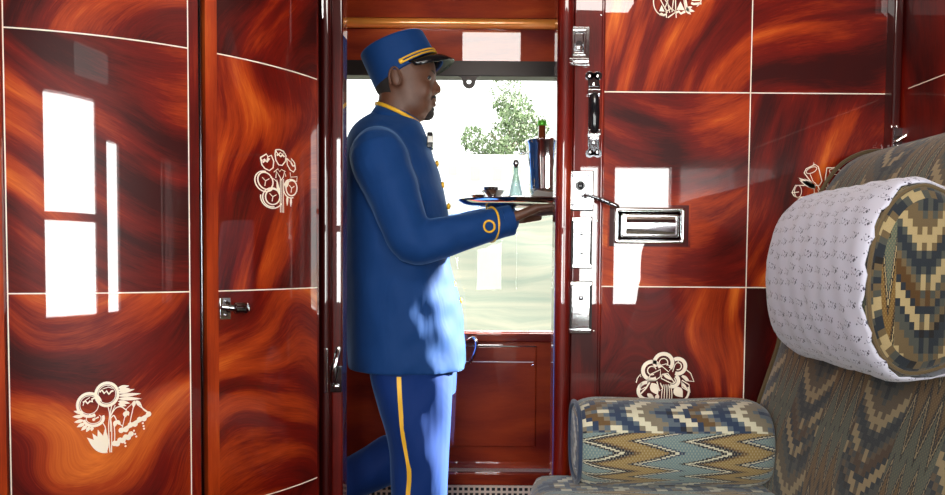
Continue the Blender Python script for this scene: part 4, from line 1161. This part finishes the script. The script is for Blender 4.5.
def wr_(co):
    # drapery folds on sleeves and body
    f = .0030*math.sin(co.z*46+co.x*38+co.y*20)*math.sin(co.x*30-co.z*16+2) + .0012*math.sin(co.z*75-co.x*60)
    return Vector((f*.5, -f if co.y < PY else f, 0))
jk = remesh('jacket', bm, blue, .0055, man, 5, .5, disp=wr_)
# cuff: sleeve end band
for s in (-1, 1):
    d = (WR[s]-EL[s]).normalized()
    bm = bmesh.new(); tube(bm, [WR[s]-d*.012, WR[s]+d*.018], [.0435,.0425], 26, round_end=False, up=Vector((0,0,1))); cf = link('cuff', bm, blue, man, smooth=50)
    a_, b_ = frame_of(d)
    bm = bmesh.new()
    pts = []
    for i in range(41):
        an = 2*math.pi*i/40; rr = .0465
        off = -.040+.022*math.cos(an+ (R(200) if s < 0 else 0))
        c = WR[s]+d*off; rr = .0448+(-off)*.10
        pts.append(c + (Vector((0,1,0))*math.cos(an) + d.cross(Vector((0,1,0)))*math.sin(an))*rr)
    tube(bm, pts, .0030, 8, round_end=False)
    # loop of braid on the outer side
    c = WR[s]-d*.048+Vector((0, s*.0505, -.006)); u_ = d; w_ = Vector((-d.z, 0, d.x))
    tube(bm, [c+u_*(.015*math.cos(R(a)))+w_*(.016*math.sin(R(a)))+Vector((0,-s*.002*abs(math.sin(R(a)))*2,0)) for a in range(0, 361, 20)], .0030, 8, round_end=False)
    link('cuff_braid', bm, gold, man, smooth=True)
# stand collar with gold piping
bm = bmesh.new(); rs = []; pip = []
for kk in (0, .5, 1):
    r = []
    for i in range(36):
        an = 2*math.pi*i/36
        top_c = (h(376.5,105)+h(420.5,126))/2; top_u = (h(420.5,126)-h(376.5,105))/2
        bot_c = (h(370,115)+h(421,137))/2; bot_u = (h(421,137)-h(370,115))/2
        c = bot_c.lerp(top_c, kk); u_ = bot_u.lerp(top_u, kk); w_ = .083*(1-kk)+.066*kk
        p = c+u_*math.cos(an)+Vector((0, w_*math.sin(an), 0)); r.append(p)
    rs.append(r)
rings(bm, rs, cap=False); pip = rs[-1]
co = link('collar', bm, blue, man, smooth=60); so = co.modifiers.new('s','SOLIDIFY'); so.thickness=.005
bm = bmesh.new(); tube(bm, [p+Vector((0,0,.002)) for p in pip]+[pip[0]], .0058, 8, round_end=False, caps=False); link('collar_piping', bm, gold, man, smooth=True)
# hem line, front buttons, breast pocket with pens
for q in ((430,146,.02),(436.5,165,.02),(442,186,.02),(448,207,.02),(453.5,284,.02),(459.5,300,.02)):
    bm = bmesh.new(); p = h(q[0]+1, q[1], -.03); ell(bm, p, (.006,.0095,.0095)); link('button', bm, gold, man, smooth=True)
pk = h(430, 144, -.055)
bm = bmesh.new(); box(bm, pk.x-.004, pk.x+.012, pk.y-.03, pk.y+.03, pk.z-.022, pk.z+.022); bd = link('badge', bm, black_gloss, man, bevel=.002, label='small black badge on the chest')
bm = bmesh.new(); box(bm, pk.x-.002, pk.x+.0135, pk.y-.031, pk.y+.02, pk.z-.008, pk.z+.010); link('badge_face', bm, white_m, bd, bevel=.001)
# --- trousers
bm = bmesh.new()
wp = [(352,368,455,.150),(371,372.5,457,.152),(392,378,456,.148)]
rs = []
for py, xa, xb, hw in wp:
    a = h(xa, py); b = h(xb, py); c = (a+b)/2; rx_ = (b.x-a.x)/2
    rs.append([Vector((c.x+rx_*math.cos(2*math.pi*i/40), PY+hw*math.sin(2*math.pi*i/40), c.z)) for i in range(40)])
rings(bm, rs)
def legrings(pts, s):
    rs = []
    for px, py, rx_, ry_, tl in smooth_path([tuple(map(float,p)) for p in pts], 4):
        c = h(px, py)+Vector((0, s*.09, 0)); ax = Vector((math.cos(R(tl)), 0, math.sin(R(tl))))
        rs.append([c+ax*(rx_/K*math.cos(2*math.pi*i/28))+Vector((0, ry_*math.sin(2*math.pi*i/28), 0)) for i in range(28)])
    rings(bm, rs)
legrings([(413,345,41,.100,0),(414,372,40,.092,0),(417,400,36,.090,0),(421,435,30,.088,0),(421.5,465,28,.085,0),(421,497,27,.080,0),(418,540,25.5,.074,0),(415,590,25,.070,0),(414,618,26,.070,0)], -1)
legrings([(412,345,40,.100,0),(412,372,38,.085,0),(414,400,35,.085,0),(414,430,31,.082,-8),(407,456,27,.076,-36),(386,467,25,.072,-60),(358,482,23,.068,-62),(330,497,22,.064,-62),(316,505,23,.064,-62)], 1)
tro = remesh('trousers', bm, trou, .0055, man, 4, .5, disp=lambda co: Vector((0, (.004*math.sin(co.z*24+co.x*40)+.0015*math.sin(co.z*55-co.x*60))*(-1 if co.y < PY else 1), 0)))
bm = bmesh.new(); pts = []
for px, py in smooth_path([(404.5,368.),(405.5,390.),(408,420.),(412.5,445.),(414,460.),(412.5,480.),(411,500.),(410,540.),(409,600.)], 4):
    # lie on the outer surface of the near leg
    c = h(px, py, -.171); pts.append(c)
def surf_y(pts):
    """drop the stripe onto the trousers mesh"""
    from mathutils.bvhtree import BVHTree
    me = tro.data; bv = BVHTree.FromPolygons([v.co for v in me.vertices], [p.vertices[:] for p in me.polygons])
    out = []
    for p in pts:
        d = (p-CAML).normalized(); hit = bv.ray_cast(CAML, d)
        out.append(hit[0] if hit[0] is not None else p)
    return out
sp = surf_y(pts)
rs = [[p+Vector((dx, dy, 0)) for dx, dy in ((-.0062,-.0005),(.0062,-.0005),(.0062,.004),(-.0062,.004))] for p in sp]
for r, p in zip(rs, sp):
    for q in r: q.y -= .0015
rings(bm, rs); link('side_stripe', bm, gold, man, smooth=30, label='yellow side stripe')
shoe_m = black_gloss
for s in (-1, 1):
    bm = bmesh.new(); a = AN[s]
    if s < 0:
        z0 = .0
        tube(bm, [Vector((a.x-.045,a.y,.045)), Vector((a.x+.02,a.y,.052)), Vector((a.x+.12,a.y,.038)), Vector((a.x+.19,a.y,.030))], [.040,.046,.040,.028], 18)
        for v in bm.verts: v.co.z = max(v.co.z, .006)
    else:
        tube(bm, [a+Vector((-.035,0,.02)), a+Vector((-.03,0,-.03)), a+Vector((0,0,-.11)), a+Vector((.025,0,-.18))], [.040,.044,.038,.028], 18)
    remesh('shoe', bm, shoe_m, .005, man, 3)

# ================================================================== TRAY AND WHAT IT CARRIES
silver, _, _ = newmat('silver', Base_Color=(.88,.87,.86), Metallic=1.0, Roughness=.10)
tcx = h(528, 204).x; trx, tryy = .205, .150; tz = TRAY_Z
tray = empty('serving_tray', (tcx, PY, tz), 'oval silver tray balanced on the hands of the attendant', 'tray')
bm = bmesh.new(); rs = []
for r_, zz in ((.0,0),(.5,0),(.86,0),(.93,.003),(1.0,.010),(1.02,.0125),(1.02,.0105),(1.0,.0078),(.93,.0005),(.86,-.0025),(.5,-.0025),(.0,-.0025)):
    rs.append([Vector((tcx+max(r_,.002)*trx*math.cos(2*math.pi*i/64), PY+max(r_,.002)*tryy*math.sin(2*math.pi*i/64), tz+zz)) for i in range(64)])
rings(bm, rs); link('dish', bm, silver, tray, smooth=60)
linen, _, _ = newmat('white_linen', Base_Color=(.85,.84,.83), Roughness=.9)
bm = bmesh.new(); c0 = Vector((tcx+.035, PY, tz+.0018))
rings(bm, [[c0+Vector((.125*math.copysign(abs(math.cos(a))**.5, math.cos(a))*g, .105*math.copysign(abs(math.sin(a))**.5, math.sin(a))*g, z_+.0012*math.sin(a*7))) for a in [2*math.pi*i/60 for i in range(60)]] for g, z_ in ((1,0),(1.0,.009),(.97,.011),(.05,.011))])
tag(link('napkin', bm, linen, None, smooth=40), 'white linen napkin spread on the silver tray', 'napkin')
tzz = tz+.0142
# ice bucket
bx_ = h(548, 200).x
bk = empty('ice_bucket', (bx_, PY-.02, tzz), 'shiny silver wine bucket on the tray beside the door casing', 'bucket')
bm = bmesh.new(); lathe(bm, (bx_, PY-.02, tzz), [(.048,0),(.054,.004),(.058,.03),(.063,.09),(.068,.158),(.0725,.166),(.0725,.170),(.068,.170),(.066,.160),(.060,.09),(.055,.03),(.050,.010),(.001,.010)], 40); link('body', bm, silver, bk, smooth=50)
for s in (-1, 1):
    bm = bmesh.new(); q = Vector((bx_+s*.072, PY-.02, tzz+.135)); tube(bm, [q+Vector((s*.010*math.sin(R(a))+s*.002, .018*math.cos(R(a)), -.002*math.sin(R(a)))) for a in range(0, 181, 20)], .003, 8); link('ring_handle', bm, silver, bk, smooth=True)
# bottle standing in the bucket
bot_g, _, _ = newmat('brown_bottle_glass', Base_Color=(.16,.035,.012), Roughness=.06, Coat_Weight=.5)
foil_g, _, _ = newmat('green_foil', Base_Color=(.12,.55,.04), Roughness=.3, Metallic=.3)
bt = h(541.5, 122); btx = bt.x
bo_ = empty('wine_bottle', (btx, PY-.02, tzz+.014), 'brown bottle with a green capsule standing in the silver bucket', 'bottle')
zt_ = bt.z-(tzz+.014)
bm = bmesh.new(); lathe(bm, (btx, PY-.02, tzz+.014), [(.024,0),(.030,.004),(.030,zt_-.115),(.026,zt_-.095),(.0135,zt_-.066),(.0115,zt_-.045),(.0110,zt_-.012)], 28); link('glass', bm, bot_g, bo_, smooth=50)
bm = bmesh.new(); lathe(bm, (btx, PY-.02, tzz+.014), [(.0115,zt_-.015),(.0135,zt_-.013),(.0135,zt_-.003),(.011,zt_),(.002,zt_+.0005)], 24); link('capsule', bm, foil_g, bo_, smooth=50)
# clear carafe
cg = bpy.data.materials.new('clear_glass'); cg.use_nodes = True
_n = cg.node_tree.nodes; _l = cg.node_tree.links; _n.clear()
_o = _n.new('ShaderNodeOutputMaterial'); _mx = _n.new('ShaderNodeMixShader'); _t = _n.new('ShaderNodeBsdfTransparent'); _g = _n.new('ShaderNodeBsdfGlossy'); _f = _n.new('ShaderNodeLayerWeight')
_t.inputs[0].default_value = (.62,.74,.74,1); _g.inputs['Roughness'].default_value = .03; _f.inputs[0].default_value = .6
_l.new(_f.outputs['Facing'], _mx.inputs[0]); _l.new(_t.outputs[0], _mx.inputs[1]); _l.new(_g.outputs[0], _mx.inputs[2]); _l.new(_mx.outputs[0], _o.inputs[0])
cx_ = h(515.5, 200).x
cr_ = empty('glass_carafe', (cx_, PY-.01, tzz), 'small clear glass carafe with a stopper beside the silver bucket', 'carafe')
bm = bmesh.new(); lathe(bm, (cx_, PY-.01, tzz), [(.020,0),(.022,.004),(.021,.02),(.015,.05),(.0085,.075),(.0065,.092),(.0085,.095)], 24); link('body', bm, cg, cr_, smooth=60)
bm = bmesh.new(); lathe(bm, (cx_, PY-.01, tzz), [(.005,.093),(.006,.098),(.010,.106),(.008,.114),(.002,.117)], 20); link('stopper', bm, chrome_dk, cr_, smooth=60)
# stacked small dishes
for k_, (px, dy, z_, nm, lb) in enumerate(((488, .0, 0.0, 'saucer', 'small silver saucer with a dark bowl sitting in it on the tray'), (476, .03, .0, 'saucer', 'empty small silver saucer nearest the uniform at the end of the tray'))):
    q = h(px, 200); bm = bmesh.new(); zb = tz+.0155 if k_ == 0 else tz+.004
    lathe(bm, (q.x+(.02 if k_ else .015), PY+dy-(.03 if k_==0 else .0), zb+(.0 if k_ == 0 else .003)), [(.014,0),(.016,.002),(.034,.020),(.035,.022),(.033,.022),(.016,.005),(.001,.004)], 28)
    o_ = link(nm, bm, silver, None, smooth=50); tag(o_, lb, 'saucer', 'saucers on the tray')
q = h(484, 196); bm = bmesh.new(); lathe(bm, (q.x+.02, PY-.03, tz+.0215), [(.010,0),(.019,.008),(.022,.026),(.021,.026),(.016,.009),(.001,.004)], 24)
o_ = link('dark_bowl', bm, chrome_dk, None, smooth=50); tag(o_, 'small dark metal bowl sitting in the saucer on the tray', 'bowl'); o_.name = 'small_bowl'

# ================================================================== OUTSIDE
grass = simple_noise('embankment_grass', (.018,.032,.020), (.062,.060,.040), 1.0, .95, st=(.30,2.2,3.0))
bm = bmesh.new()
def gz(y):
    t = min(1, max(0, (y-3.4)/13.6)); up = -.9+3.05*t
    return up if y < 17 else max(1.1, up-(y-17)*.35)
NXg, NYg = 60, 80; vv = []
for j in range(NYg+1):
    r = []
    for i in range(NXg+1):
        y = 3.4+46*j/NYg; x = (-14+28*i/NXg)*(1+j/NYg*1.5)
        z = gz(y) + .06*math.sin(x*2.1+y)+.04*math.sin(x*5+y*3)
        r.append(bm.verts.new((x, y, z)))
    vv.append(r)
for j in range(NYg):
    for i in range(NXg): bm.faces.new((vv[j][i], vv[j][i+1], vv[j+1][i+1], vv[j+1][i]))
struct('ground', bm, grass, smooth=80)
# pale parked carriage
car_w, _, _ = newmat('pale_carriage_paint', Base_Color=(.16,.16,.155), Roughness=.6)
car_g, _, _ = newmat('carriage_window', Base_Color=(.06, .075, .04), Roughness=.3)
CYY = 25.0
a = P(300, 150, CYY); b = P(531, 205, CYY)
zg = 1.1
cz0 = zg+.45
car = empty('railway_carriage', ((a.x+b.x)/2, CYY, zg), 'pale parked carriage with small windows seen through the corridor window', 'carriage')
bm = bmesh.new(); y0_, y1_ = CYY, CYY+2.8; zt2 = a.z
prof_c = [(y0_, cz0), (y0_, zt2-.45), (y0_+.15, zt2-.20), (y0_+.7, zt2), (y1_-.7, zt2), (y1_-.15, zt2-.20), (y1_, zt2-.45), (y1_, cz0)]
rings(bm, [[Vector((x, y, z)) for y, z in prof_c] for x in (a.x, b.x)]); link('body', bm, car_w, car)
for px in (320, 345, 370, 395, 420, 448, 471, 493, 512):
    p0_ = P(px, 166, CYY); p1_ = P(px+9, 181, CYY); bm = bmesh.new(); box(bm, p0_.x, p1_.x, CYY-.02, CYY+.02, p1_.z, p0_.z); link('window', bm, car_g, car)
for x in (a.x+1.2, b.x-1.2):
    for dx in (-.5, .5):
        bm = bmesh.new(); cyl(bm, (x+dx, CYY+.3, zg+.42), (x+dx, CYY+.45, zg+.42), .42); link('wheel', bm, chrome_dk, car, smooth=30)
# trees
leafm, lb_, n = newmat('leaves', Roughness=.7)
n.l.new(n.ramp(n.noise(n.obj(), 3, 2), [(.35,(.02,.04,.010)),(.65,(.05,.08,.025))]), lb_.inputs['Base Color'])
bark, _, _ = newmat('bark', Base_Color=(.08,.055,.035), Roughness=.9)
def tree(px, pyt, pyb, Y, rpx, label, seed, nl=5200):
    rd = random.Random(seed)
    c = P(px, (pyt+pyb)/2, Y); rx_ = rpx/F*Y; rz_ = (pyb-pyt)/2/F*Y
    zg_ = 1.1
    t = empty('tree', (c.x, Y, zg_), label, 'tree')
    bm = bmesh.new(); tube(bm, [(c.x, Y, zg_-.1), (c.x+.08, Y, (zg_+c.z)/2), (c.x, Y, c.z)], [.16,.12,.06], 10)
    for k in range(7):
        a = rd.uniform(0, 6.28); tube(bm, [(c.x, Y, c.z-rz_*.5), (c.x+rx_*.7*math.cos(a), Y+rx_*.6*math.sin(a), c.z+rd.uniform(-.2,.7)*rz_)], [.05,.015], 6)
    link('trunk', bm, bark, t, smooth=True)
    bm = bmesh.new(); cl_ = [(rd.gauss(0,.45), rd.gauss(0,.45), rd.gauss(0,.45), rd.uniform(.25,.45)) for _ in range(16)]
    for k in range(nl):
        q = rd.choice(cl_); v = Vector((rd.gauss(0,1), rd.gauss(0,1), rd.gauss(0,1))).normalized()*q[3]*rd.uniform(.6,1.0)
        p = Vector((c.x+(q[0]+v.x)*rx_, Y+(q[1]+v.y)*rx_, c.z+(q[2]+v.z)*rz_))
        s = rx_*rd.uniform(.025,.050); rot = Euler((rd.uniform(0,6),rd.uniform(0,6),rd.uniform(0,6))).to_matrix()
        w_ = [p+rot@Vector(z_)*s for z_ in ((-1.3,0,0),(0,-.6,.15),(1.3,0,0),(0,.6,.15))]
        bm.faces.new([bm.verts.new(z_) for z_ in w_])
    link('crown', bm, leafm, t, smooth='keep')
tree(510, 84, 175, 32, 42, 'green leafy tree rising behind the pale carriage beyond the window', 3)

# ------------------------------------------------------------------ every loose screw, bar or line is an object of its own
def separate(o):
    me = o.data; bm = bmesh.new(); bm.from_mesh(me); bm.verts.ensure_lookup_table()
    seen = {}; k = 0
    for v in bm.verts:
        if v.index in seen: continue
        st = [v]; seen[v.index] = k
        while st:
            a = st.pop()
            for e in a.link_edges:
                b = e.other_vert(a)
                if b.index not in seen: seen[b.index] = k; st.append(b)
        k += 1
    bm.free()
    if k < 2 or k > 12: return
    for i in range(k):
        b2 = bmesh.new(); b2.from_mesh(me); b2.verts.ensure_lookup_table()
        bmesh.ops.delete(b2, geom=[v for v in b2.verts if seen[v.index] != i], context='VERTS')
        m2 = me.copy(); b2.to_mesh(m2); b2.free()
        if i == 0: o.data = m2
        else:
            c = o.copy(); c.data = m2; COL.objects.link(c)
for o in [o for o in S.objects if o.type == 'MESH' and o.name.split('.')[0] in ('screw','pivot','cornice','lower_bar','collar','lever_recess','inlay_line','border_line','lock_cylinder','plinth','moulding')]:
    separate(o)
